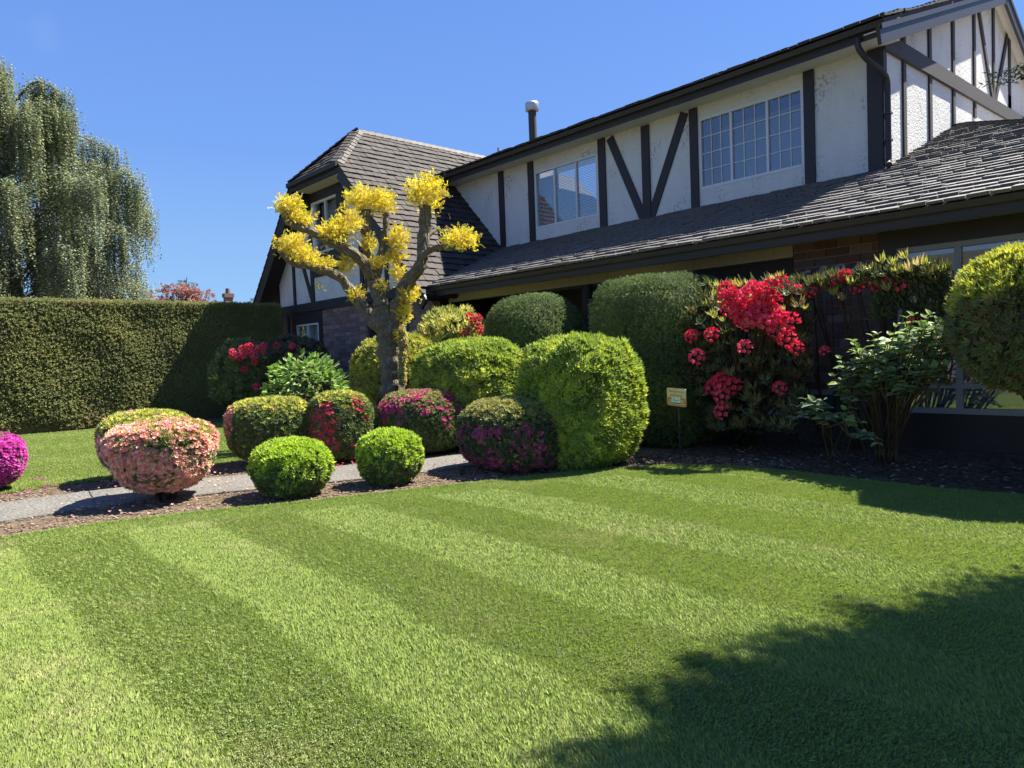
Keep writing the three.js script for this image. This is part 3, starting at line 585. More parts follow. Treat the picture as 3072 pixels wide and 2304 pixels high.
function shrub(o) {
  seed = Math.floor((o.x * 131 + o.z * 977) * 100);
  const t = thing(o.name, o.label, o.category || 'shrub', [o.x, 0, o.z], o.group), surf = shrubSurface(o), cy = (o.h + o.y0) / 2;
  const core = new THREE.SphereGeometry(1, 28, 20), cp = core.attributes.position, d = V(0, 0, 0), shrink = o.core || 0.86;
  for (let i = 0; i < cp.count; i++) { d.fromBufferAttribute(cp, i).normalize(); const s = surf(d); s.y -= cy; s.multiplyScalar(shrink); cp.setXYZ(i, s.x, s.y + cy, s.z); }
  core.computeVertexNormals();
  const cm = lit(new THREE.Mesh(core, M.core)); cm.name = 'inner_foliage'; t.add(cm);
  if (o.y0 > 0.03) { const stems = []; for (let k = 0; k < 5; k++) { const a = k * 1.26 + 0.4; stems.push(limb([V(o.x + Math.cos(a) * 0.05, -0.02, o.z + Math.sin(a) * 0.05), V(o.x + Math.cos(a) * 0.1, o.y0 * 0.6 + 0.03, o.z + Math.sin(a) * 0.1), V(o.x + Math.cos(a) * o.rx * 0.45, o.y0 + 0.14, o.z + Math.sin(a) * o.rx * 0.45)], [0.03, 0.022, 0.012], 6)); } put(t, 'stem', mergeGeometries(stems), M.darkBark); }
  const lists = {};
  const add = (key, item) => (lists[key] = lists[key] || []).push(item);
  const nrm = (p) => { const ry = (o.h - o.y0) / 2; return V(p.x / o.rx ** 2, (p.y - cy) / ry ** 2 * 1.0, p.z / (o.rz || o.rx) ** 2).normalize(); };
  for (let i = 0; i < o.n; i++) {
    const dir = sphereDir(), p = surf(dir), n = nrm(p), q = rnd() ** 2 * (o.depth || 0.13);
    const hh = (p.y - o.y0) / (o.h - o.y0);
    if (rnd() < (p.y < 0.03 ? 1 : 0)) continue;
    const pos = V(p.x * (1 - q), cy + (p.y - cy) * (1 - q), p.z * (1 - q));
    const out = n.clone().multiplyScalar(0.8).add(V(gauss(), gauss() + 0.45, gauss()).multiplyScalar(o.loose || 0.6)).normalize();
    const kind = o.choose({ n, hh, p, q, world: V(p.x + o.x, p.y, p.z + o.z) });
    if (!kind) continue;
    const [shape, mat, col, sc] = kind;
    add(shape + '|' + mat, [pos, qTo(out), sc * R(0.75, 1.25), vary(col, o.vary || 0.2)]);
  }
  for (const key in lists) {
    const [shape, mat] = key.split('|'), vs = SHAPES[shape], per = vs.map(() => []);
    lists[key].forEach((it, i) => per[i % vs.length].push(it));
    vs.forEach((g, i) => { if (per[i].length) instances(t, mat === 'petal' ? 'blossom' : 'foliage', g, { leaf: LEAF, matte: MATTE_LEAF, petal: PETAL }[mat], per[i]); });
  }
  return t;
}
const patch = (w, f, s) => fbm(w.x * f + s, w.y * f, w.z * f);
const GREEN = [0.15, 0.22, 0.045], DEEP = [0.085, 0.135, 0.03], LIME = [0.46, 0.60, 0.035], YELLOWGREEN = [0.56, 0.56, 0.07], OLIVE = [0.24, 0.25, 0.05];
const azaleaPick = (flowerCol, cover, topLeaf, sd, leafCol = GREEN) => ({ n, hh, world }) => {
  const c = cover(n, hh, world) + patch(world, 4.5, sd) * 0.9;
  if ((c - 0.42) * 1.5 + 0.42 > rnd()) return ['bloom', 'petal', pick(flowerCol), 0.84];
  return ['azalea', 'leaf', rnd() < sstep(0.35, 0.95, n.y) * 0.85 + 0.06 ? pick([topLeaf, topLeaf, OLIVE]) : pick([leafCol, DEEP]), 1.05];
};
const PINKS = [[0.88, 0.48, 0.43], [0.90, 0.57, 0.44], [0.86, 0.42, 0.44], [0.90, 0.62, 0.40]], MAGENTA = [[0.62, 0.06, 0.42], [0.55, 0.045, 0.36], [0.70, 0.10, 0.50]], REDS = [[0.85, 0.06, 0.13], [0.80, 0.10, 0.18], [0.88, 0.16, 0.17]], PURPLE = [[0.46, 0.08, 0.18], [0.38, 0.07, 0.17], [0.60, 0.10, 0.30]];
const AZ = 'clipped flowering azaleas along the path';
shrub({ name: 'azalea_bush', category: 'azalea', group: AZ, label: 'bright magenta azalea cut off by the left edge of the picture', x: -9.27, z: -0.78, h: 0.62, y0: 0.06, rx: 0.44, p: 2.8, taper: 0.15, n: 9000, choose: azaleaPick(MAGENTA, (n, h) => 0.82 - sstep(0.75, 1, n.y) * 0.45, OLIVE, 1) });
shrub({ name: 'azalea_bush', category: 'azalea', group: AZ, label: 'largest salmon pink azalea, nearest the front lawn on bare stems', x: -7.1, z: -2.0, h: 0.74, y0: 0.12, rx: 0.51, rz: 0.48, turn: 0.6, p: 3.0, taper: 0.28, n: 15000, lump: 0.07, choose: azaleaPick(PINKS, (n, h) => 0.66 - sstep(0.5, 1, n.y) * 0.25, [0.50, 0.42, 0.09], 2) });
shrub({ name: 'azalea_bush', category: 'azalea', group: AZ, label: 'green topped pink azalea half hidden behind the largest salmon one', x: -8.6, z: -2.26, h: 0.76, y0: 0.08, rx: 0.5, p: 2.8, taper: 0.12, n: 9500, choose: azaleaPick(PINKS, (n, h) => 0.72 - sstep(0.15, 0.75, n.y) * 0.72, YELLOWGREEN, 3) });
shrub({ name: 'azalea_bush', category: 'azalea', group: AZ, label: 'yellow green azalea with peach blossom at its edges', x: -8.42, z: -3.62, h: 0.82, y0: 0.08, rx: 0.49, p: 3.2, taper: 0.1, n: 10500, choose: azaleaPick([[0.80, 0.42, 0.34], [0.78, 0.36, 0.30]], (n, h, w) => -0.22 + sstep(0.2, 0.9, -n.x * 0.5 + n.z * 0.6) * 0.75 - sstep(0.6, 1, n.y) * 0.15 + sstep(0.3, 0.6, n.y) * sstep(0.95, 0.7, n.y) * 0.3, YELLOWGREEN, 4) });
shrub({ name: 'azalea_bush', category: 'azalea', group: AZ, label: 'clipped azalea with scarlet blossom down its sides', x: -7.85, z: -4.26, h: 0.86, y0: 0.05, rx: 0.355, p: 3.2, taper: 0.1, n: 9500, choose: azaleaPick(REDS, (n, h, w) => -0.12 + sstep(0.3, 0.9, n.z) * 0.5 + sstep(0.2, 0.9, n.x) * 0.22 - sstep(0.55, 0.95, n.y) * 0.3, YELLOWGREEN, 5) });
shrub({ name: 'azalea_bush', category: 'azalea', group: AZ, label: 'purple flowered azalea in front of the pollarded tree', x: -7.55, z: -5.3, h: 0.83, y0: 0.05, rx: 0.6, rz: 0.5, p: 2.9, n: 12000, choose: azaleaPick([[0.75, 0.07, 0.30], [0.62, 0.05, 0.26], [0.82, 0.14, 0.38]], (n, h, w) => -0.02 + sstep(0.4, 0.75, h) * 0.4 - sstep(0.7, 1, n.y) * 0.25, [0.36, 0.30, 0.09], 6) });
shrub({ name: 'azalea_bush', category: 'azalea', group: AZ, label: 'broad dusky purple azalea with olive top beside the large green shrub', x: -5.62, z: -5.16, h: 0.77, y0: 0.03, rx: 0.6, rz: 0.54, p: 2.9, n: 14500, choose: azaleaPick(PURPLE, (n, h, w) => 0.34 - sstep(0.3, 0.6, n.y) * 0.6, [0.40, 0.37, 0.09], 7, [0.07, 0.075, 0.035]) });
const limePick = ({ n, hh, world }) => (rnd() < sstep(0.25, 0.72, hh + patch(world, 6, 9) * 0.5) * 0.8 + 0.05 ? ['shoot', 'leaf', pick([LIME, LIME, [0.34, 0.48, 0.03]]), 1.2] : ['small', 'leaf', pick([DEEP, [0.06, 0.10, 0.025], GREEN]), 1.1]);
const DOM = 'low clipped domes at the lawn edge';
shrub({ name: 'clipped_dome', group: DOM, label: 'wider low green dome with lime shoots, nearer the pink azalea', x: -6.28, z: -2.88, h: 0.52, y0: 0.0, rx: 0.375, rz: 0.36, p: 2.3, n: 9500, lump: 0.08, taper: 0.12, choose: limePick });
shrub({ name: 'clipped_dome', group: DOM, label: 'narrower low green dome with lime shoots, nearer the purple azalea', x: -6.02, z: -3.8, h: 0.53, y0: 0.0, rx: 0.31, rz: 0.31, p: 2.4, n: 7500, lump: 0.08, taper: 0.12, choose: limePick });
const pierisPick = (a, b, c) => ({ n, world }) => { const k = patch(world, 3, 20) * 0.9 + gauss() * 0.6 + 0.25; return ['pieris', 'leaf', k > 0.45 ? a : k > -0.15 ? b : c, 0.84]; };
const PIER = pierisPick([0.48, 0.53, 0.05], [0.29, 0.39, 0.04], [0.13, 0.20, 0.03]);
shrub({ name: 'rounded_evergreen', label: 'large bright green leafy shrub right of the dusky purple azalea', x: -5.18, z: -5.74, h: 1.4, y0: 0.02, rx: 0.58, p: 3.2, n: 8600, core: 0.8, depth: 0.2, lump: 0.07, loose: 0.75, choose: PIER });
shrub({ name: 'rounded_evergreen', label: 'bright green flat topped shrub below the clipped dark dome', x: -7.52, z: -6.14, h: 1.45, y0: 0.1, rx: 0.7, p: 3.3, n: 9000, core: 0.8, depth: 0.2, lump: 0.07, loose: 0.75, choose: PIER });
shrub({ name: 'rounded_evergreen', label: 'yellow green clipped shrub directly behind the pollarded trunk', x: -9.55, z: -6.3, h: 1.62, y0: 0.1, rx: 0.72, p: 2.7, n: 4600, lump: 0.04, loose: 0.7, choose: pierisPick([0.54, 0.52, 0.05], [0.34, 0.36, 0.045], [0.16, 0.18, 0.035]) });
const yewPick = ({ n, world }) => { const k = patch(world, 2.5, 31) + gauss() * 0.45; return ['yew', 'matte', k > 0.35 ? [0.17, 0.24, 0.04] : k > -0.1 ? [0.12, 0.18, 0.035] : [0.08, 0.125, 0.03], 1.15]; };
shrub({ name: 'clipped_yew', group: 'clipped dark yews by the porch', label: 'dark clipped yew dome in front of the porch', x: -7.68, z: -7.5, h: 2.12, y0: 0.2, rx: 0.68, p: 3, n: 34000, core: 0.82, depth: 0.16, lump: 0.02, loose: 0.35, choose: yewPick });
shrub({ name: 'clipped_yew', group: 'clipped dark yews by the porch', label: 'tall dark clipped yew drum left of the red rhododendron', x: -5.6, z: -7.84, h: 2.18, y0: 0.0, rx: 0.76, p: 5, n: 46000, core: 0.84, depth: 0.14, lump: 0.03, loose: 0.35, choose: yewPick });
shrub({ name: 'clipped_maple_shrub', label: 'large yellow topped clipped shrub at the right edge of the picture', x: -1.22, z: -7.02, h: 1.96, y0: 0.8, rx: 0.68, p: 2.6, n: 6000, lump: 0.06, loose: 0.8, choose: ({ hh, world }) => { const k = hh - 0.66 + patch(world, 3, 44) * 0.3 + gauss() * 0.09; return ['pieris', 'leaf', k > 0 ? pick([[0.48, 0.49, 0.05], [0.40, 0.43, 0.05]]) : pick([[0.14, 0.185, 0.05], [0.12, 0.16, 0.045], [0.19, 0.21, 0.05], [0.22, 0.15, 0.055]]), 0.8]; } });  // yellow crown: part new growth, part sunlit top and shaded sides put into colour
console.log('shrubs built');

// ---------------------------------------------------------------- hedge
{
  seed = 77;
  const t = thing('clipped_hedge', 'tall clipped evergreen hedge along the left of the garden', 'hedge', [-17.6, 0, -1.5]);
  put(t, 'inner_foliage', box(-18.05, -17.3, 0, 2.66, -7.75, 1.65), M.core);
  const per = [[], [], []];
  const tone = (x, y, z) => { const k = fbm(z * 0.9, y * 0.9, 3) + gauss() * 0.35; if (fbm(z * 0.7 + 9, y * 1.1, 7) + gauss() * 0.15 > 0.38) return [0.27, 0.21, 0.085]; return k > 0.2 ? [0.275, 0.275, 0.075] : k > -0.15 ? [0.235, 0.245, 0.065] : [0.195, 0.215, 0.06]; };
  for (let i = 0; i < 92000; i++) {
    const z = R(-7.8, 1.6), top = rnd() < 0.12, y = (top ? R(2.66, 2.74) + (rnd() < 0.05 ? R(0, 0.06) : 0) : R(0.02, 2.74)) + noise3.noise(z * 1.7, 5, 1) * 0.03, x = top ? R(-18.0, -17.25) : -17.26 + noise3.noise(z * 1.1, y * 1.1, 2) * 0.1 + R(-0.04, 0.06) - (y < 0.25 ? (0.25 - y) * 0.25 : 0);
    const out = (top ? V(gauss() * 0.5, 1, gauss() * 0.5) : V(0.8, gauss() * 0.6 + 0.3, gauss() * 0.7)).normalize();
    per[i % 3].push([V(x + 17.6, y, z + 1.5), qTo(out), R(0.4, 0.72), vary(tone(x, y, z), 0.12)]);
  }
  for (let i = 0; i < 2500; i++) { const y = R(0.02, 2.7), x = R(-18.05, -17.25); per[i % 3].push([V(x + 17.6, y, -7.78 + 1.5), qTo(V(gauss(), gauss(), -0.8).normalize()), 1, vary(tone(x, y, 0))]); }
  per.forEach((l, i) => instances(t, 'foliage', SHAPES.hedge[i], MATTE_LEAF, l));
}

// ---------------------------------------------------------------- pollarded tree
{
  seed = 91;
  const base = atDepth(1182, 1205, 10.2), bx = base.x, bz = base.z;
  const t = thing('pollarded_tree', 'gnarled pollarded tree with golden yellow sprouts', 'tree', [bx, 0, bz]);
  const P = (x, y, d) => atDepth(x, y, d), px = (r, d = 10.2) => r * d / FOCAL;
  const limbs = [
    [[V(bx, -0.05, bz), P(1180, 1205, 10.2), P(1172, 1080, 10.2), P(1160, 985, 10.2), P(1150, 920, 10.22)], [58, 46, 44, 48, 40]],
    [[P(1160, 1000, 10.2), P(1140, 900, 10.22), P(1118, 810, 10.25), P(1100, 710, 10.3), P(1094, 632, 10.32)], [36, 30, 25, 21, 25]],
    [[P(1130, 830, 10.24), P(1146, 745, 10.38), P(1156, 690, 10.42), P(1158, 640, 10.42)], [18, 14, 12, 16]],
    [[P(1185, 1010, 10.2), P(1196, 920, 10.16), P(1222, 850, 10.1), P(1262, 790, 10.05), P(1272, 700, 10.05), P(1274, 618, 10.05)], [36, 29, 29, 26, 23, 28]],
    [[P(1240, 815, 10.08), P(1275, 762, 9.95), P(1315, 742, 9.85), P(1362, 740, 9.8)], [14, 13, 11, 14]],
    [[P(1268, 720, 10.05), P(1295, 700, 10.2), P(1318, 682, 10.3)], [9, 7, 6]],
    [[P(1122, 830, 10.2), P(1060, 760, 9.95), P(990, 725, 9.8), P(925, 690, 9.72), P(872, 668, 9.7), P(856, 640, 9.7)], [24, 21, 18, 16, 16, 20]],
    [[P(1158, 1000, 10.2), P(1105, 945, 10.35), P(1055, 875, 10.5), P(1015, 830, 10.55), P(945, 803, 10.6), P(885, 790, 10.65), P(846, 758, 10.65)], [30, 24, 22, 19, 17, 15, 18]],
  ];
  limbs.forEach(([pts, r], i) => put(t, i ? 'bough' : 'trunk', limb(pts, r.map((k) => px(k * 0.72, 10.2)), 16, 0.5, pts.length * 12), M.bark));
  const thatch = [];
  for (let i = 0; i < 900; i++) { const c = P(1207 + gauss() * 14, R(990, 1150), 10.0 + gauss() * 0.05); thatch.push([c.sub(V(bx, 0, bz)), qTo(V(gauss() * 0.5, -0.8, gauss() * 0.5).normalize()), R(0.8, 1.6), vary(pick([[0.42, 0.34, 0.10], [0.34, 0.27, 0.09], [0.46, 0.42, 0.10]]))]); }
  instances(t, 'moss', SHAPES.azalea[0], MATTE_LEAF, thatch);
  const fr = [frond(0.06, 5, 0.026, 0.013, 0.45), frond(0.075, 6, 0.027, 0.0135, 0.7), frond(0.045, 4, 0.024, 0.013, 0.3)], per = [[], [], []];
  const clusters = [[1090, 600, 10.3, 64, 46, 520], [1150, 610, 10.4, 48, 48, 330], [1278, 578, 10.05, 72, 62, 760], [1378, 716, 9.8, 68, 40, 520], [868, 622, 9.7, 50, 42, 360], [905, 660, 9.72, 45, 22, 200], [1000, 700, 9.82, 62, 46, 440], [1048, 668, 9.95, 42, 52, 330], [880, 735, 10.6, 56, 42, 400], [915, 768, 10.6, 48, 28, 240], [968, 788, 10.5, 40, 16, 130], [1040, 792, 10.3, 26, 44, 150], [1110, 735, 10.2, 22, 50, 120], [1196, 716, 10.4, 34, 46, 270], [1185, 770, 10.4, 30, 34, 150], [1068, 885, 10.4, 28, 28, 90], [1195, 825, 10.2, 24, 36, 130], [1228, 885, 10.05, 30, 32, 170], [1212, 940, 10.05, 18, 40, 110], [1130, 790, 10.1, 50, 14, 120], [1200, 1005, 10.05, 16, 30, 60], [1150, 860, 10.1, 26, 20, 50], [960, 860, 10.5, 14, 14, 10]];
  const cols = [[0.76, 0.62, 0.025], [0.80, 0.69, 0.03], [0.62, 0.57, 0.03], [0.70, 0.53, 0.03], [0.42, 0.45, 0.04], [0.54, 0.36, 0.06]];
  for (const [x, y, d, rx, ry, n] of clusters) for (let i = 0; i < n * 1.35; i++) {
    const dir = sphereDir(), k = rnd() ** 0.45 * (0.98 + 0.85 * noise3.noise(dir.x * 2.6 + x, dir.y * 2.6, dir.z * 2.6 + y)) * (rnd() < 0.06 ? 1.35 : 1), c = P(x, y, d), rr = px(rx * 0.82, d), ryy = px(ry * 0.74, d);
    const p = V(c.x + dir.x * rr * k, c.y + dir.y * ryy * k, c.z + dir.z * rr * 0.9 * k);
    const out = V(dir.x * 0.5 + gauss() * 0.9, dir.y * 0.3 + 0.25 + gauss() * 0.7, dir.z * 0.5 + gauss() * 0.9).normalize();
    per[i % 3].push([p.sub(V(bx, 0, bz)), qTo(out), R(0.6, 1.15), vary(cols[Math.min(5, Math.floor(rnd() ** 1.5 * 6))], 0.12)]);
  }
  const mt = leafMat(0.5, 0.05, 0.5);
  per.forEach((l, i) => instances(t, 'sprouts', fr[i], mt, l));
}

// ---------------------------------------------------------------- rhododendrons and hydrangeas
const trussGeo = [0, 1].map(() => { const parts = []; for (let i = 0; i < 15; i++) { const y = 1 - i / 15 * 1.35, s = Math.sqrt(Math.max(0, 1 - y * y)), a = i * 2.4; const d = V(s * Math.cos(a), y, s * Math.sin(a)); parts.push(flower(0.036).applyMatrix4(new THREE.Matrix4().compose(d.clone().multiplyScalar(0.058), new THREE.Quaternion().setFromUnitVectors(UP, d), V(1, 1, 1)))); } return mergeGeometries(parts); });
const whorlGeo = [0, 1, 2].map(() => rosette(9, 0.12, 0.032, 1.05, { droop: 0.3, fold: 0.2 }));
const newWhorlGeo = [0, 1].map(() => rosette(8, 0.10, 0.026, 0.62, { droop: 0.1, fold: 0.3 }));
const TRUSS = [tinted(1.06, 0.05, 0.15, 0.3, 0.03), tinted(1.12, 0.10, 0.22, 0.3, 0.03), tinted(0.94, 0.03, 0.10, 0.3, 0.03)];
const WHORL = [tinted(0.11, 0.15, 0.04, 0.25, 0.22, 0.25), tinted(0.16, 0.19, 0.045, 0.25, 0.2, 0.25), tinted(0.24, 0.20, 0.055, 0.25, 0.15)], NEWWHORL = [tinted(0.58, 0.54, 0.09, 0.45, 0.15), tinted(0.46, 0.47, 0.07, 0.45, 0.15), tinted(0.58, 0.46, 0.16, 0.45, 0.1)];
function leafy(parent, name, geo, mat, p, dir, s) { const m = lit(new THREE.Mesh(geo, mat)); m.name = name; m.position.copy(p).sub(origin.get(parent)); m.quaternion.copy(qTo(dir)); m.scale.setScalar(s); parent.add(m); return m; }
function branchy(parent, foot, tips, r, name = 'branch', mat = M.darkBark, bend = 0.25) {
  tips.forEach((p, i) => { const f = foot(i), m = f.clone().lerp(p, 0.5).add(V(gauss() * bend * 0.5, -bend * 0.3 + gauss() * 0.1, gauss() * bend * 0.5)); put(parent, name, limb([f, m, p], [r, r * 0.7, r * 0.35], 5, 0.1, 8), mat); });
}
{
  seed = 505;
  const t = thing('rhododendron', 'large rhododendron covered in red flower heads beside the garden sign', 'rhododendron', [-4.55, 0, -8.1]);
  const Q = (x, y) => [1950 + x * 0.31646, 750 + y * 0.31646];
  const heads = [[400, 820], [445, 1015], [590, 805], [730, 380], [720, 455], [820, 460], [900, 420], [980, 380], [1060, 400], [1140, 345], [960, 470], [1060, 480], [1180, 465], [740, 550], [880, 580], [965, 590], [1060, 590], [1130, 550], [850, 655], [930, 700], [1010, 660], [1110, 690], [1180, 760], [1220, 655], [1330, 680], [1300, 850], [900, 920], [1390, 935], [680, 1235], [600, 1310], [790, 1290], [680, 1390], [1230, 1310], [690, 1530], [830, 530], [1000, 530], [1140, 640], [1245, 300], [860, 500], [920, 530], [1100, 440], [780, 420], [1020, 590], [900, 640], [1170, 600], [1280, 700], [960, 660], [1060, 650], [820, 590], [1110, 520], [690, 1290], [640, 1250]];
  const tips = [];
  heads.forEach(([x, y], i) => { const [a, b] = Q(x, y), k = Math.min(1, Math.abs(a - 2240) / 190), z = -7.35 + 0.5 * Math.sqrt(1 - k * k) - (y > 1100 ? 0.15 : 0) + R(-0.06, 0.06), p = onZ(a, b, z); tips.push(p); leafy(t, 'flower_head', trussGeo[i % 2], pick(TRUSS), p, V(gauss() * 0.5, 0.7, 0.7 + gauss() * 0.3).normalize(), R(0.95, 1.3)); });
  for (let i = 0; i < 190; i++) {
    const a = R(2070, 2440), b = 850 + 440 * rnd() ** 1.3, k = Math.min(1, Math.abs(a - 2240) / 200), z = -7.5 + 0.5 * Math.sqrt(1 - k * k) * R(0.3, 1.05) - R(0, 0.3);
    if (b > 1130 && (a < 2100 || a > 2420)) continue;
    const p = onZ(a, b, z), fresh = b < 980 && rnd() < 0.3;
    leafy(t, fresh ? 'new_leaf_whorl' : 'leaf_whorl', fresh ? pick(newWhorlGeo) : pick(whorlGeo), fresh ? pick(NEWWHORL) : pick(WHORL), p, V(gauss() * 0.7, 0.8 + gauss() * 0.4, 0.4 + gauss() * 0.6).normalize(), R(0.75, 1.15)); tips.push(p);
  }
  { const fill = [[], [], []]; for (let i = 0; i < 620; i++) { const a = R(2075, 2435), b = 880 + 420 * rnd(), k = Math.min(1, Math.abs(a - 2240) / 205), p = onZ(a, b, -7.6 + 0.5 * Math.sqrt(1 - k * k) * R(0, 0.9) - R(0, 0.45)); if (b > 1150 && k > 0.8) continue; fill[i % 3].push([p.sub(origin.get(t)), qTo(V(gauss() * 0.8, 0.7 + gauss() * 0.5, 0.3 + gauss() * 0.7).normalize()), R(0.65, 1), vary(pick([[0.075, 0.105, 0.035], [0.11, 0.13, 0.035], [0.20, 0.15, 0.06]]))]); } fill.forEach((l, i) => instances(t, 'foliage', whorlGeo[i], LEAF, l)); }
  [[640, 350], [800, 345], [860, 350], [700, 430], [660, 520], [600, 630], [700, 680], [1180, 580], [1260, 590], [1250, 270], [1190, 300]].forEach(([x, y]) => { const [a, b] = Q(x, y); leafy(t, 'new_leaf_whorl', pick(newWhorlGeo), pick(NEWWHORL), onZ(a, b, -6.95), V(gauss() * 0.5, 1, 0.3).normalize(), R(0.8, 1.1)); });
  branchy(t, (i) => V(-4.6 + R(-0.12, 0.12), 0, -8.15 + R(-0.1, 0.1)), tips.filter((_, i) => i % 4 === 0), 0.022);
}
{
  seed = 606;
  const t = thing('rhododendron', 'leggy rhododendron with bare stems and a flat red flowered top under the house number', 'rhododendron', [-3.2, 0, -8.0]);
  const tips = [], Q = (x, y) => [1950 + x * 0.31646, 750 + y * 0.31646], S = (x, y) => [2272 + x * 0.3617, 750 + y * 0.3617];
  const heads = [...[[1400, 380], [1530, 400], [1550, 305], [1650, 310], [1790, 280], [1760, 350], [1960, 365], [2040, 310], [2150, 345], [1850, 240], [1370, 370]].map(([x, y]) => Q(x, y)), ...[[1090, 265], [1200, 305], [560, 840]].map(([x, y]) => S(x, y))];
  heads.forEach(([a, b], i) => { const p = onZ(a, b, -7.58 + R(-0.08, 0.08)); tips.push(p); leafy(t, 'flower_head', trussGeo[i % 2], pick(TRUSS), p, V(gauss() * 0.4, 0.8, 0.6).normalize(), R(0.75, 1.1)); });
  const fresh = [[1040, 110], [1120, 130], [1230, 75], [1260, 170], [1330, 130], [1390, 130], [1540, 190], [700, 420], [640, 380], [960, 190], [900, 205], [530, 300], [780, 290], [1090, 340], [1040, 330], [1150, 190], [1430, 190]];
  fresh.forEach(([x, y]) => { const [a, b] = S(x, y), p = onZ(a, b, -7.56 + R(-0.1, 0.1)); tips.push(p); leafy(t, 'new_leaf_whorl', pick(newWhorlGeo), pick(NEWWHORL), p, V(gauss() * 0.4, 1, 0.25).normalize(), R(0.95, 1.25)); });
  for (let i = 0; i < 150; i++) { const k = rnd(), [a, b] = S(60 + k * 1500, 330 - k * 130 + gauss() * 110), p = onZ(a, b, -7.62 + R(-0.15, 0.12)); if (i % 6 === 0) tips.push(p); leafy(t, 'leaf_whorl', pick(whorlGeo), pick(WHORL), p, V(gauss() * 0.6, 0.9, 0.3 + gauss() * 0.5).normalize(), R(0.75, 1.2)); }
  for (let i = 0; i < 95; i++) { const [a, b] = S(R(980, 1600), R(180, 600)); leafy(t, 'leaf_whorl', pick(whorlGeo), WHORL[0], onZ(a, b, -7.6), V(gauss() * 0.6, 0.7, 0.6).normalize(), R(0.9, 1.2)); }
  const feet = [V(-3.9, 0, -8.35), V(-3.6, 0, -8.3), V(-3.3, 0, -8.4), V(-2.9, 0, -8.3)];
  branchy(t, (i) => feet.slice().sort((p, q) => Math.abs(p.x - tips2[i].x) - Math.abs(q.x - tips2[i].x))[i % 2].clone().add(V(gauss() * 0.08, 0, gauss() * 0.06)), (globalThis.tips2 = tips.filter((_, i) => i % 2 === 0)), 0.017, 'branch', M.darkBark, 0.4);
}
function farRhodo(o) {
  seed = o.seed;
  const t = thing('rhododendron', o.label, 'rhododendron', [o.x, 0, o.z]), surf = shrubSurface({ x: o.x, z: o.z, h: o.h, y0: 0.1, rx: o.r, p: 2.2, lump: 0.12 }), tips = [];
  const fill = [[], [], []]; for (let i = 0; i < 1500; i++) { const d = sphereDir(), p = surf(d); if (d.y < -0.6) continue; const q = 1 - rnd() ** 2 * 0.35, fr = rnd() < o.fresh * (d.y > 0.1 ? 0.8 : 0.2); fill[i % 3].push([V(p.x * q, p.y, p.z * q), qTo(V(d.x + gauss() * 0.5, d.y * 0.6 + 0.5, d.z + gauss() * 0.5).normalize()), R(0.7, 1.05), fr ? vary(pick([[0.56, 0.54, 0.11], [0.46, 0.48, 0.09]])) : vary(o.tone || [0.15, 0.19, 0.045])]); }
  fill.forEach((l, i) => instances(t, 'foliage', whorlGeo[i], LEAF, l));
  for (let i = 0; i < o.n; i++) { const d = sphereDir(), p = surf(d); if (d.y < -0.5) continue; const q = 1 - rnd() ** 2 * 0.3, w = V(o.x + p.x * q, p.y, o.z + p.z * q), fresh = rnd() < o.fresh * (d.y > 0 ? 1 : 0.25); leafy(t, fresh ? 'new_leaf_whorl' : 'leaf_whorl', fresh ? pick(newWhorlGeo) : pick(whorlGeo), fresh ? pick(NEWWHORL) : pick(o.mats || WHORL), w, V(d.x + gauss() * 0.4, d.y * 0.6 + 0.6, d.z + gauss() * 0.4).normalize(), R(0.85, 1.25)); if (i % 9 === 0) tips.push(w); }
  o.heads.forEach(([a, b, dp], i) => { const p = atDepth(a, b, dp); leafy(t, 'flower_head', trussGeo[i % 2], pick(TRUSS), p, V(0.6, 0.6, 0.5).normalize(), R(0.8, 1.1)); });
  branchy(t, () => V(o.x + gauss() * 0.08, 0, o.z + gauss() * 0.08), tips, 0.02);
  return t;
}
{
  const c8 = (x, y) => [1200 + x * 0.3617, 850 + y * 0.3617], c7 = (x, y) => [650 + x * 0.31646, 850 + y * 0.31646];
  farRhodo({ label: 'pale yellow green rhododendron with a few red flower heads left of the yew dome', x: -9.35, z: -7.25, h: 2.02, r: 0.72, n: 120, fresh: 0.8, seed: 31, heads: [[580, 285], [625, 330], [650, 290], [655, 375], [690, 410], [545, 420], [560, 460]].map(([x, y]) => [...c8(x, y), 11.2]) });
  farRhodo({ label: 'rhododendron with bright red flowers at the shaded end of the hedge', x: -15.1, z: -5.95, h: 1.72, r: 0.62, n: 60, fresh: 0.08, seed: 32, heads: [[150, 690], [200, 690], [240, 620], [290, 600], [330, 650], [290, 660], [360, 690], [400, 620], [445, 590], [440, 640], [365, 750], [230, 720], [265, 820], [380, 980], [150, 650], [320, 600], [250, 680]].map(([x, y]) => [...c7(x, y), 14.4]) });
  farRhodo({ label: 'dark bronze green shrub under the small ground floor window', x: -14.9, z: -7.0, h: 1.78, r: 0.78, n: 70, fresh: 0.06, seed: 33, tone: [0.11, 0.09, 0.05], mats: [tinted(0.10, 0.09, 0.05, 0.2, 0.15), tinted(0.13, 0.10, 0.06, 0.2, 0.15), tinted(0.07, 0.085, 0.04, 0.2, 0.15)], heads: [[715, 600], [720, 590], [570, 590]].map(([x, y]) => [...c7(x, y), 14.8]) });
}
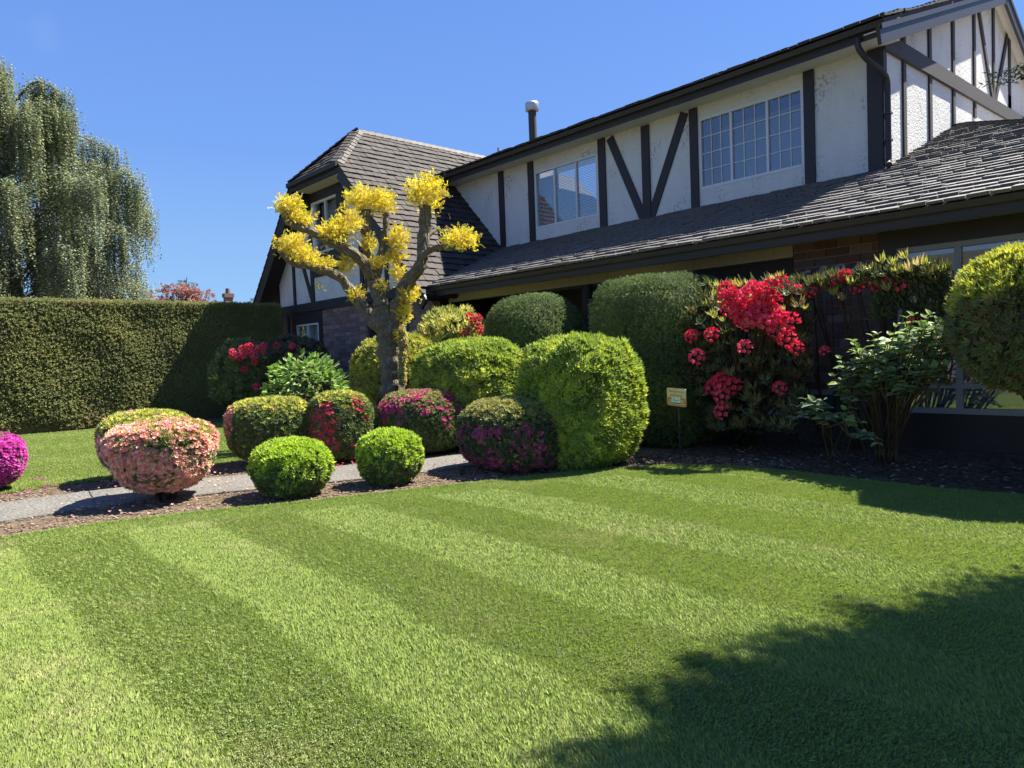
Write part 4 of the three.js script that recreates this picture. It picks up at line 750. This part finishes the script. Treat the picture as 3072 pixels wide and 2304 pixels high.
function ovate(len, w, fold) {                                   // broad pointed leaf with a folded midrib, along +y
  const out = [], f = (t) => w / 2 * Math.sin(Math.PI * Math.min(1, t * 1.0) ** 0.75) , n = 5, P = (t, s) => V(s * f(t), t * len, (s ? fold * f(t) : 0) - 0.25 * len * t * t);
  for (let i = 0; i < n; i++) { const a = i / n, b = (i + 1) / n; for (const s of [-1, 1]) { const A = P(a, 0), B = P(b, 0), C = P(a, s), D = P(b, s); out.push(...A.toArray(), ...B.toArray(), ...D.toArray(), ...A.toArray(), ...D.toArray(), ...C.toArray()); } }
  return geoOf(out);
}
const HYD = [ovate(0.11, 0.075, 0.35), ovate(0.095, 0.06, 0.25), ovate(0.12, 0.085, 0.3)];
function hydrangea(label, foot, tips, o) {
  seed = o.seed;
  const t = thing('hydrangea', label, 'hydrangea', [foot.x, 0, foot.z]);
  const mats = o.mats.map((c) => tinted(...c, 0.4, 0.14, 0.3));
  let fork = null, nth = 0, made = 0; const rest = [];
  for (const p of tips) {
    const f = fork && nth % 3 ? fork : foot.clone().add(V(gauss() * 0.2, 0, gauss() * 0.14)), m = f.clone().lerp(p, 0.5).add(V(gauss() * 0.09, nth % 3 ? 0.02 : 0.08, gauss() * 0.06)); if (!(nth++ % 3)) fork = m.clone().lerp(p, 0.1); const curve = new THREE.CatmullRomCurve3([f, m, p]);
    put(t, 'stem', limb([f, m, p], [0.008, 0.006, 0.004], 5, 0, 10), M.paleStem);
    for (let k = 0; k < o.pairs; k++) {
      const u = 1 - k * o.gap, q = curve.getPoint(u), tan = curve.getTangent(u), a0 = k * 1.57 + rnd();
      for (const s of [0, Math.PI]) { const side = V(Math.cos(a0 + s), 0, Math.sin(a0 + s)), dir = side.addScaledVector(tan, k === 0 ? 0.9 : 0.25).add(V(0, R(-0.1, 0.3), 0)).normalize(), sc = (k === 0 ? 0.6 : 0.95) * R(0.8, 1.15) * (o.size || 1);
        const lf = lit(new THREE.Mesh(pick(HYD), pick(mats))); lf.name = 'leaf';
        const z = V(gauss() * 0.5, 1, 0.35 + gauss() * 0.5); z.addScaledVector(dir, -dir.dot(z)).normalize(); const x = dir.clone().cross(z); lf.quaternion.setFromRotationMatrix(new THREE.Matrix4().makeBasis(x, dir, z)); lf.position.copy(q).sub(origin.get(t)); lf.scale.setScalar(sc); if (made++ < 300) t.add(lf); else { lf.updateMatrix(); const lg = lf.geometry.clone().applyMatrix4(lf.matrix), lc = lf.material.color, ln = lg.attributes.position.count; lg.setAttribute('color', new THREE.Float32BufferAttribute(Array.from({ length: ln }, () => [lc.r, lc.g, lc.b]).flat(), 3)); rest.push(lg); } }
    }
  }
  if (rest.length) { const lm = lit(new THREE.Mesh(mergeGeometries(rest), phys({ vertexColors: true, roughness: 1, transmission: 0.4, thickness: 0, clearcoat: 0.14, clearcoatRoughness: 0.3, side: THREE.DoubleSide }))); lm.name = 'foliage'; lm.userData.kind = 'stuff'; t.add(lm); }
  return t;
}
{
  seed = 707;
  const S = (x, y, z) => onZ(2272 + x * 0.3617, 750 + y * 0.3617, z + R(-0.1, 0.1));
  const tips = [[800, 760], [820, 850], [910, 890], [690, 900], [720, 1000], [960, 880], [960, 1000], [1100, 800], [1000, 700], [1150, 640], [1290, 545], [1430, 540], [1380, 640], [1500, 590], [1560, 640], [1500, 700], [1390, 730], [880, 1060], [720, 1080], [640, 1050], [1060, 930], [1240, 760], [1450, 800], [1240, 1040], [1330, 900], [1150, 990], [1540, 800], [1480, 900], [1560, 960], [1420, 960]].flatMap(([x, y]) => [S(x, y, -6.74), S(x + gauss() * 60, y + R(10, 90), -6.8), S(x + gauss() * 110, y + R(-20, 160), -6.95)]);
  hydrangea('leggy hydrangea with fresh leaves on bare stems left of the yellow topped shrub', V(-2.72, 0, -7.6), tips, { seed: 708, pairs: 4, gap: 0.1, size: 1.1, mats: [[0.30, 0.46, 0.06], [0.20, 0.34, 0.05], [0.11, 0.20, 0.04]] });
  const low = [[330, 1300], [400, 1240], [470, 1260], [540, 1250], [300, 1390], [380, 1350], [560, 1350], [640, 1380], [850, 1430], [860, 1500], [480, 1330], [730, 1330], [780, 1250], [930, 1560], [1000, 1600]].map(([x, y]) => S(x, y, -6.7));
  hydrangea('low hydrangea shoots with pale leaf edges at the foot of the bare stems', V(-3.1, 0, -7.3), low, { seed: 709, pairs: 3, gap: 0.16, size: 1.15, mats: [[0.30, 0.46, 0.06], [0.16, 0.28, 0.05], [0.10, 0.18, 0.04]] });
  const tl = []; seed = 710;
  for (let i = 0; i < 110; i++) { const d = sphereDir(), k = R(0.75, 1); if (d.y < -0.35) continue; tl.push(V(-12.35 + d.x * 0.72 * k, 0.72 + d.y * 0.62 * k, -6.05 + d.z * 0.7 * k)); }
  const hl = hydrangea('dense rounded hydrangea of glossy green leaves left of the pollarded trunk', V(-12.35, 0, -6.05), tl, { seed: 711, pairs: 2, gap: 0.12, size: 1.75, mats: [[0.27, 0.43, 0.055], [0.20, 0.34, 0.045], [0.13, 0.23, 0.04]] });
  const hf = [[], []]; for (let i = 0; i < 900; i++) { const d = sphereDir(), k = R(0.7, 1.0); if (d.y < -0.7) continue; hf[i % 2].push([V(d.x * 0.78 * k, 0.72 + d.y * 0.68 * k, d.z * 0.76 * k), qTo(V(d.x + gauss() * 0.5, d.y * 0.4 + gauss() * 0.4, d.z + gauss() * 0.5).normalize()), R(0.8, 1.4), vary(pick([[0.20, 0.33, 0.045], [0.14, 0.25, 0.04], [0.25, 0.40, 0.05]]))]); }
  hf.forEach((l, i) => instances(hl, 'foliage', HYD[i], LEAF, l));
}
console.log('flowers built');

// ---------------------------------------------------------------- beyond the garden
{   // weeping birch
  seed = 801;
  const c = atDepth(70, 1100, 22), bx = c.x, bz = c.z;
  const t = thing('weeping_birch', 'tall weeping birch behind the hedge at the left', 'tree', [bx, 0, bz]);
  put(t, 'trunk', limb([V(bx, 0, bz), V(bx + 0.1, 3, bz), V(bx - 0.1, 6, bz + 0.1), V(bx, 10.0, bz)], [0.24, 0.18, 0.1, 0.03], 10, 0.1), M.birchBark);
  const strand = [0, 1, 2].map((k) => { const out = []; for (let i = 0; i < 26; i++) { const y = -i * 0.042, a = i * 2.4 + R(-0.5, 0.5), r = 0.03 + 0.02 * Math.sin(i); leafTris(out, 0.085, 0.055, 0.006, 0, mat4(2.2 + R(-0.5, 0.5), a, R(-0.5, 0.5), V(Math.cos(a) * r, y, Math.sin(a) * r))); } return geoOf(out); }), per = [[], [], []];
  const limbs = [];
  for (let i = 0; i < 46; i++) {
    const y0 = 1.9 + i / 46 * 7.7, a = i * 2.4, wide = 4.05 * Math.min(1, (11.0 - y0) / 3.9) * R(0.75, 1.08) * (0.74 + 0.26 * sstep(1.9, 5.0, y0)), y1 = Math.min(10.75, y0 + R(0.6, 1.4));
    const p0 = V(bx, y0, bz), p1 = V(bx + Math.cos(a) * wide * 0.55, y1, bz + Math.sin(a) * wide * 0.55), p2 = V(bx + Math.cos(a) * wide, y1 - 0.35, bz + Math.sin(a) * wide);
    limbs.push(limb([p0, p1, p2], [0.05, 0.035, 0.012], 5, 0, 8));
    const cv = new THREE.CatmullRomCurve3([p0, p1, p2]);
    const n = 165;
    for (let k = 0; k < n; k++) { const u = 0.2 + 0.85 * rnd() ** 0.7, p = cv.getPoint(Math.min(1, u)).add(V(gauss() * 0.55, gauss() * 0.4, gauss() * 0.55)), drops = 1 + Math.floor(rnd() * 2.4); for (let j = 0; j < drops; j++) per[(i + k + j) % 3].push([V(p.x - bx + gauss() * 0.05, p.y - j * 0.75, p.z - bz + gauss() * 0.05), new THREE.Quaternion().setFromEuler(new THREE.Euler(gauss() * 0.1, rnd() * 6, gauss() * 0.1)), V(1, R(0.7, 1.1), 1), vary(pick([[0.19, 0.23, 0.11], [0.25, 0.28, 0.12], [0.14, 0.175, 0.09]]))]); }
  }
  limbs.forEach((g) => put(t, 'limb', g, M.birchBark));
  per.forEach((l, i) => instances(t, 'foliage', strand[i], MATTE_LEAF, l));
}
function farTree(label, px, depth, h, spread, cols, n, o = {}) {
  seed = Math.floor(px * 13 + depth);
  const c = atDepth(px, 1050, depth), t = thing(o.name || 'maple_tree', label, 'tree', [c.x, 0, c.z], o.group);
  put(t, 'trunk', limb([V(c.x, 0, c.z), V(c.x + 0.1, h * 0.5, c.z), V(c.x, h * 0.85, c.z)], [0.14, 0.09, 0.03], 7), M.darkBark);
  const g = rosette(7, 0.16, 0.07, 1.0), twigs = [], list = [];
  for (let i = 0; i < 40; i++) { const a = i * 2.4, r = spread * R(0.3, 1), p = V(c.x + Math.cos(a) * r, h * (1 - 0.45 * (r / spread) ** 2) * R(0.82, 1), c.z + Math.sin(a) * r); twigs.push(limb([V(c.x, h * 0.4, c.z), V(c.x + Math.cos(a) * r * 0.6, h * 0.65, c.z + Math.sin(a) * r * 0.6), p], [0.03, 0.02, 0.008], 4, 0, 6)); for (let k = 0; k < n / 40; k++) list.push([V(p.x - c.x + gauss() * 0.5, p.y + gauss() * 0.45 - 0.1, p.z - c.z + gauss() * 0.5), qTo(V(gauss(), 0.8, gauss()).normalize()), R(0.6, 1.1), vary(pick(cols), 0.25)]); }
  put(t, 'limb', mergeGeometries(twigs), M.darkBark);
  instances(t, 'foliage', g, MATTE_LEAF, list);
}
farTree('red leaved tree showing above the middle of the hedge', 545, 30, 5.0, 2.0, [[0.33, 0.12, 0.11], [0.28, 0.11, 0.10], [0.26, 0.20, 0.14]], 1300);
farTree('sparse grey red treetop just right of the birch above the hedge', 410, 31, 4.8, 2.0, [[0.34, 0.23, 0.19], [0.30, 0.25, 0.17], [0.36, 0.16, 0.15]], 1200);
farTree('small red leaved treetop against the birch foliage', 290, 29, 5.2, 0.8, [[0.34, 0.10, 0.10], [0.26, 0.09, 0.09]], 260);
function conifer(label, px, depth, h, r, name = 'cedar_tree') {
  seed = Math.floor(px * 7);
  const c = atDepth(px, 1050, depth), t = thing(name, label, 'tree', [c.x, 0, c.z]);
  put(t, 'trunk', limb([V(c.x, 0, c.z), V(c.x, h * 0.6, c.z), V(c.x + 0.05, h * 0.92, c.z), V(c.x + 0.25, h, c.z)], [0.16, 0.1, 0.03, 0.012], 7), M.darkBark);
  const g = sprig(0.4, 16, 0.11, 0.03, 0.9), list = [];
  for (let i = 0; i < 60; i++) { const y = h * (0.3 + 0.68 * i / 60), a = i * 2.4, L = r * (1 - i / 62) + 0.25; for (let k = 0; k < 5; k++) { const u = (k + 1) / 5; list.push([V(Math.cos(a) * L * u, y + 0.12 * Math.sin(u * 3) - 0.35 * u * u, Math.sin(a) * L * u), qTo(V(Math.cos(a), 0.1 - u * 0.7, Math.sin(a)).normalize()), R(0.7, 1), vary([0.06, 0.085, 0.05])]); } }
  instances(t, 'foliage', g, MATTE_LEAF, list);
}
conifer('drooping conifer tip behind the red leaved tree', 568, 34, 5.55, 1.8);
conifer('small conifer against the left edge of the house roof', 775, 36, 4.7, 1.5);
{
  const p = V(-40.45, 0, -15.3), t = thing('far_chimney', 'distant brick chimney above the hedge', 'chimney', [p.x, 0, p.z]);
  put(t, 'stack', box(p.x - 0.15, p.x + 0.15, 0, 5.1, p.z - 0.22, p.z + 0.22), BRICKS_DUSTY[0]); put(t, 'corbel', box(p.x - 0.2, p.x + 0.2, 5.1, 5.32, p.z - 0.27, p.z + 0.27), BRICKS_DUSTY[1]); put(t, 'flue_pot', new THREE.CylinderGeometry(0.12, 0.14, 0.3, 12).translate(p.x, 5.46, p.z), BRICKS_DUSTY[3]);
}
{   // fir outside the right edge; only the tip of one bough is in view, and its shade on the lawn
  seed = 900;
  const fx = 2.75, fz = -5.1, t = thing('fir_tree', 'dark fir whose bough tip enters at the upper right edge', 'tree', [fx, 0, fz]);
  put(t, 'trunk', limb([V(fx, 0, fz), V(fx, 4, fz), V(fx, 9, fz)], [0.25, 0.17, 0.04], 10, 0.1), M.darkBark);
  const g = (() => { const out = []; for (let i = 0; i < 34; i++) { const y = i * 0.018; leafTris(out, 0.10, 0.028, 0.004, -0.01, mat4(1.0, i * 2.4, 0, V(0, y, 0))); } return geoOf(out); })(), list = [];
  const shape = (y) => (y < 1.6 ? 0 : y < 3 ? 2.35 : y < 4.2 ? 2.35 + (y - 3) * 0.33 : y < 5.2 ? 2.75 : y < 6.4 ? 2.75 - (y - 5.2) * 0.6 : 2.03 * (8.8 - y) / 2.4);
  for (let i = 0; i < 40000; i++) { const y = 1.7 + 6.9 * (rnd() + rnd() + rnd()) / 3, a = R(0, 6.2832), L = shape(y) * (0.92 + 0.13 * noise3.noise(Math.cos(a) * 3, y * 1.6, Math.sin(a) * 3)), u = rnd() ** 0.5; list.push([V(Math.cos(a) * L * u, y - 0.35 * u, Math.sin(a) * L * u), qTo(V(Math.cos(a), R(-0.3, 0.35), Math.sin(a)).normalize()), R(0.7, 1.25), vary([0.06, 0.10, 0.045])]); }
  const tip = atDepth(3062, 238, 3.3);
  put(t, 'bough', limb([V(fx, 3.6, fz), tip.clone().lerp(V(fx, 3.7, fz), 0.5), tip], [0.03, 0.02, 0.006], 6), M.darkBark);
  for (let k = 0; k < 60; k++) { const p = tip.clone().lerp(V(fx, 3.6, fz), k * 0.006); list.push([p.sub(V(fx, 0, fz)).add(V(0, gauss() * 0.03, gauss() * 0.05)), qTo(V(-0.8, 0.15 + gauss() * 0.35, gauss() * 0.7).normalize()), 0.27, vary([0.06, 0.10, 0.045])]); }
  instances(t, 'foliage', g, MATTE_LEAF, list);
}

{   // house across the road, seen only as a reflection in the ground floor windows
  const t = thing('neighbour_house', 'pale low house across the road, mirrored in the ground floor windows', 'house', [-12, 0, 21]);
  put(t, 'wall', box(-22, -3, 0, 2.9, 18, 26), std({ color: rgb(0.20, 0.17, 0.14) }));
  put(t, 'roof', slab([V(-22.5, 2.85, 17.4), V(-2.5, 2.85, 17.4), V(-4.5, 5.4, 22), V(-20.5, 5.4, 22)], 0.12), M.deck); put(t, 'roof', slab([V(-22.5, 2.85, 26.6), V(-2.5, 2.85, 26.6), V(-4.5, 5.4, 22), V(-20.5, 5.4, 22)], 0.12), M.deck);
  for (const x of [-19, -14.5, -9, -6]) { const w = put(t, 'window', box(x - 0.9, x + 0.9, 0.9, 2.2, 17.96, 18.0), M.frame); put(w, 'pane', box(x - 0.82, x + 0.82, 0.98, 2.12, 17.95, 17.958), M.dark); }
}

// ---------------------------------------------------------------- sign and path light
{
  const t = thing('garden_sign', 'small cream and orange security sign on a thin stake', 'sign', [-4.52, 0, -6.6]);
  const cv = document.createElement('canvas'); cv.width = 512; cv.height = 280; const c = cv.getContext('2d');
  c.fillStyle = '#ddd6b0'; c.fillRect(0, 0, 512, 280); c.fillStyle = '#c98a5e'; c.fillRect(0, 148, 512, 132); c.strokeStyle = '#d6b18a'; c.lineWidth = 10; c.strokeRect(5, 5, 502, 270);
  c.fillStyle = '#b4573a'; c.textAlign = 'center'; c.font = 'bold 58px sans-serif'; c.fillText('These premises', 256, 72, 400); c.fillText('protected by', 256, 130, 330);
  c.fillStyle = '#eadfbc'; c.font = 'bold 70px sans-serif'; c.fillText('CANGUARD', 256, 226, 450); c.fillRect(34, 240, 444, 9);
  const tx = new THREE.CanvasTexture(cv); tx.colorSpace = THREE.SRGBColorSpace;
  const s = new THREE.Shape(), w = 0.185, h = 0.1, r = 0.025; s.moveTo(-w + r, -h); s.lineTo(w - r, -h); s.quadraticCurveTo(w, -h, w, -h + r); s.lineTo(w, h - r); s.quadraticCurveTo(w, h, w - r, h); s.lineTo(-w + r, h); s.quadraticCurveTo(-w, h, -w, h - r); s.lineTo(-w, -h + r); s.quadraticCurveTo(-w, -h, -w + r, -h);
  const g = new THREE.ExtrudeGeometry(s, { depth: 0.006, bevelEnabled: false }), uv = g.attributes.uv, p = g.attributes.position; for (let i = 0; i < uv.count; i++) uv.setXY(i, (p.getX(i) + w) / (2 * w), (p.getY(i) + h) / (2 * h));
  const turn = -0.03, B = new THREE.Matrix4().makeRotationFromEuler(new THREE.Euler(0, turn - 0.35, -0.02)).setPosition(-4.525, 0.705, -6.6);
  g.applyMatrix4(B);
  const board = put(t, 'board', g, std({ map: tx, roughness: 0.6 }));
  const c2 = document.createElement('canvas'); c2.width = 256; c2.height = 128; const d = c2.getContext('2d'); d.fillStyle = '#e8eeee'; d.fillRect(0, 0, 256, 128); d.fillStyle = '#2a6aa8'; d.fillRect(0, 98, 256, 22); d.fillStyle = '#2a4f86'; d.font = 'bold 40px serif'; d.textAlign = 'center'; d.fillText('Provincial', 128, 64, 190); d.font = '17px serif'; d.fillText('Security Ltd.', 128, 88); d.fillRect(30, 20, 70, 5);
  const t2 = new THREE.CanvasTexture(c2); t2.colorSpace = THREE.SRGBColorSpace;
  put(board, 'sticker', new THREE.BoxGeometry(0.165, 0.075, 0.002).translate(-0.005, -0.042, 0.0085).applyMatrix4(B), std({ map: t2, roughness: 0.5 }));
  put(board, 'bolt', new THREE.SphereGeometry(0.007, 8, 6).translate(0, 0.085, 0.008).applyMatrix4(B), M.metal);
  put(t, 'stake', new THREE.CylinderGeometry(0.008, 0.008, 0.84, 8).rotateZ(0.02).translate(-4.513, 0.41, -6.612), M.gutter);
}
{
  const p = onY(1385, 1424), t = thing('path_light', 'small black path light beside the dusky purple azalea', 'lamp', [p.x, 0, p.z]);
  put(t, 'post', new THREE.CylinderGeometry(0.02, 0.025, 0.07, 10).translate(p.x, 0.033, p.z), M.gutter); put(t, 'cap', new THREE.CylinderGeometry(0.042, 0.05, 0.025, 14).translate(p.x, 0.08, p.z), M.gutter);
}

// ---------------------------------------------------------------- grass, mulch, litter
{
  seed = 1000;
  const tuft = [0, 1, 2].map(() => { const pos = []; for (let i = 0; i < 10; i++) { const a = R(0, 6.283), r = R(0, 0.021), x = Math.cos(a) * r, z = Math.sin(a) * r, h = R(0.018, 0.034), w = R(0.0016, 0.0028), b = R(0, 6.283), lx = gauss() * 0.014, lz = gauss() * 0.014, cx = Math.cos(b) * w, cz = Math.sin(b) * w; const A = [x - cx, 0, z - cz], B = [x + cx, 0, z + cz], C = [x + lx * 0.4 - cx * 0.8, h * 0.6, z + lz * 0.4 - cz * 0.8], D = [x + lx * 0.4 + cx * 0.8, h * 0.6, z + lz * 0.4 + cz * 0.8], T = [x + lx, h, z + lz]; pos.push(...A, ...B, ...C, ...B, ...D, ...C, ...C, ...D, ...T); } return geoOf(pos); });
  const N = 560000, per = [[], [], []], m = new THREE.Matrix4(), q = new THREE.Quaternion(), e = new THREE.Euler();
  const fill = [];
  const stripe = (x, z, ed) => (ed < 0.42 ? (Math.floor((x + z) * 0.4) % 2 ? 0.4 : 0) : sstep(-0.18, 0.18, Math.sin((-z - 0.72 + fbm(x * 0.9, z * 0.9, 21) * 0.12) / 1.165 * 6.2832)) * 2 - 1);   // +1: leant toward +x, -1: leant away
  let count = 0, tries = 0;
  const mats = [new Float32Array(N * 16), null], cols = new Float32Array(N * 3);
  while (count < N && tries < 3e6) {
    tries++;
    const far = rnd() < 0.16, poly = far ? LAWN_FAR : LAWN_FRONT; let x, z;
    if (far) { x = R(-16.95, -8.9); z = R(-5.6, 0.8); } else { const d = 1.75 + 6.7 * rnd() ** 0.9, a = R(-0.69, 0.69), fx = -0.738, fz = -0.674; x = (fx * Math.cos(a) - fz * Math.sin(a)) * d; z = (fz * Math.cos(a) + fx * Math.sin(a)) * d; }
    if (!inside(poly, x, z)) continue;
    const ed = edgeDist(poly, x, z), st = far ? Math.sin(x * 2.7 + z * 0.9) * 0.5 : stripe(x, z, ed);
    const n1 = fbm(x * 0.9, z * 0.9, 5), n2 = fbm(x * 3.1, z * 3.1, 9), n3 = noise3.noise(x * 14, z * 14, 2);
    e.set(gauss() * 0.3, R(0, 6.283), st * 0.72 * -1 + gauss() * 0.25, 'ZXY'); q.setFromEuler(e);
    const s = R(0.75, 1.25) * (ed < 0.06 ? 1.35 : 1);
    m.compose(V(x, 0.004, z), q, V(s * 1.1, s * 0.7, s * 1.1)).toArray(mats[0], count * 16);
    const dry = sstep(0.1, 0.7, n1 * 0.6 + n2 * 0.5 + gauss() * 0.5), k = 1 + 0.14 * n3 + 0.2 * gauss();
    const c = [0.240 + dry * 0.14, 0.322 + dry * 0.06, 0.048 + dry * 0.09];
    cols.set([c[0] * k, c[1] * k, c[2] * k], count * 3); count++;
  }
  const idx = [0, 1, 2].map((r) => Math.floor((count - r + 2) / 3));
  const lawnGrass = new THREE.Group(); lawnGrass.name = 'lawn_grass'; lawnGrass.userData = { kind: 'stuff', label: 'short mown grass blades of the striped lawn', category: 'grass' }; scene.add(lawnGrass);
  tuft.forEach((g, r) => {
    const im = new THREE.InstancedMesh(g, GRASS, idx[r]); im.instanceColor = new THREE.InstancedBufferAttribute(new Float32Array(idx[r] * 3), 3);
    for (let i = r, j = 0; i < count; i += 3, j++) { im.instanceMatrix.array.set(mats[0].subarray(i * 16, i * 16 + 16), j * 16); im.instanceColor.array.set(cols.subarray(i * 3, i * 3 + 3), j * 3); }
    im.name = 'grass_blades'; im.userData.kind = 'stuff'; lit(im); lawnGrass.add(im);
  });
  console.log('grass', count, tries);
}
{
  seed = 1100;
  const chip = boxUV(new THREE.BoxGeometry(0.035, 0.005, 0.011)), list = [], leaves = [], lf = HYD[1];
  const bed = (x, z) => !inside(LAWN_FRONT, x, z) && !inside(LAWN_FAR, x, z) && pathDist(x, z) > 0.52;
  for (let i = 0; i < 26000; i++) { const x = R(-9.3, -3.5), z = R(-6.9, 1), ok = bed(x, z); if (!ok) continue; const k = R(0.6, 1.3); list.push([V(x, R(0.004, 0.014), z), new THREE.Quaternion().setFromEuler(new THREE.Euler(gauss() * 0.35, R(0, 6), gauss() * 0.35)), R(0.5, 1.25), rgb(0.245 * k, 0.175 * k, 0.115 * k)]); }
  for (let i = 0; i < 7000; i++) { const x = R(-5, 0.5), z = R(-8.6, -5.9); if (!bed(x, z)) continue; const k = R(0.4, 1.2); list.push([V(x, R(0.004, 0.012), z), new THREE.Quaternion().setFromEuler(new THREE.Euler(gauss() * 0.35, R(0, 6), gauss() * 0.35)), R(0.5, 1.4), rgb(0.07 * k, 0.052 * k, 0.036 * k)]); }  // right bed chips coloured darker, its shade put into their tone
  const g = new THREE.Group(); g.name = 'bark_mulch'; g.userData = { kind: 'stuff', label: 'loose bark chips on the planting beds', category: 'mulch' }; scene.add(g);
  instances(g, 'mulch_chips', chip, std({ color: 0xffffff, roughness: 1 }), list);
  for (let i = 0; i < 420; i++) { const x = R(-4.6, 0.2), z = R(-7.9, -5.9); if (!bed(x, z)) continue; leaves.push([V(x, R(0.012, 0.022), z), new THREE.Quaternion().setFromEuler(new THREE.Euler(-1.57 + gauss() * 0.25, gauss() * 0.3, R(0, 6))), R(0.35, 0.7), vary(pick([[0.30, 0.24, 0.15], [0.2, 0.13, 0.07], [0.36, 0.31, 0.22]]))]); }
  const petals = [];
  for (const [x, z, r, cols] of [[-7.1, -2.0, 0.75, PINKS], [-9.27, -0.78, 0.7, MAGENTA], [-7.85, -4.26, 0.6, REDS], [-5.62, -5.16, 0.9, PURPLE], [-8.6, -2.26, 0.7, PINKS]]) for (let i = 0; i < 60; i++) { const a = R(0, 6.28), d = r * (0.5 + 0.7 * rnd()), px = x + Math.cos(a) * d, pz = z + Math.sin(a) * d; if (inside(LAWN_FRONT, px, pz)) continue; petals.push([V(px, 0.03, pz), new THREE.Quaternion().setFromEuler(new THREE.Euler(gauss() * 0.4, R(0, 6), gauss() * 0.4)), R(0.5, 0.9), vary(pick(cols))]); }
  const g3 = new THREE.Group(); g3.name = 'fallen_petals'; g3.userData = { kind: 'stuff', label: 'fallen azalea petals under the bushes', category: 'petals' }; scene.add(g3);
  instances(g3, 'petal_litter', flower(0.024), PETAL, petals);
  const g2 = new THREE.Group(); g2.name = 'fallen_leaves'; g2.userData = { kind: 'stuff', label: 'dry fallen leaves on the shaded bed', category: 'leaves' }; scene.add(g2);
  instances(g2, 'leaf_litter', lf, MATTE_LEAF, leaves);
}
renderer.render(scene, camera);
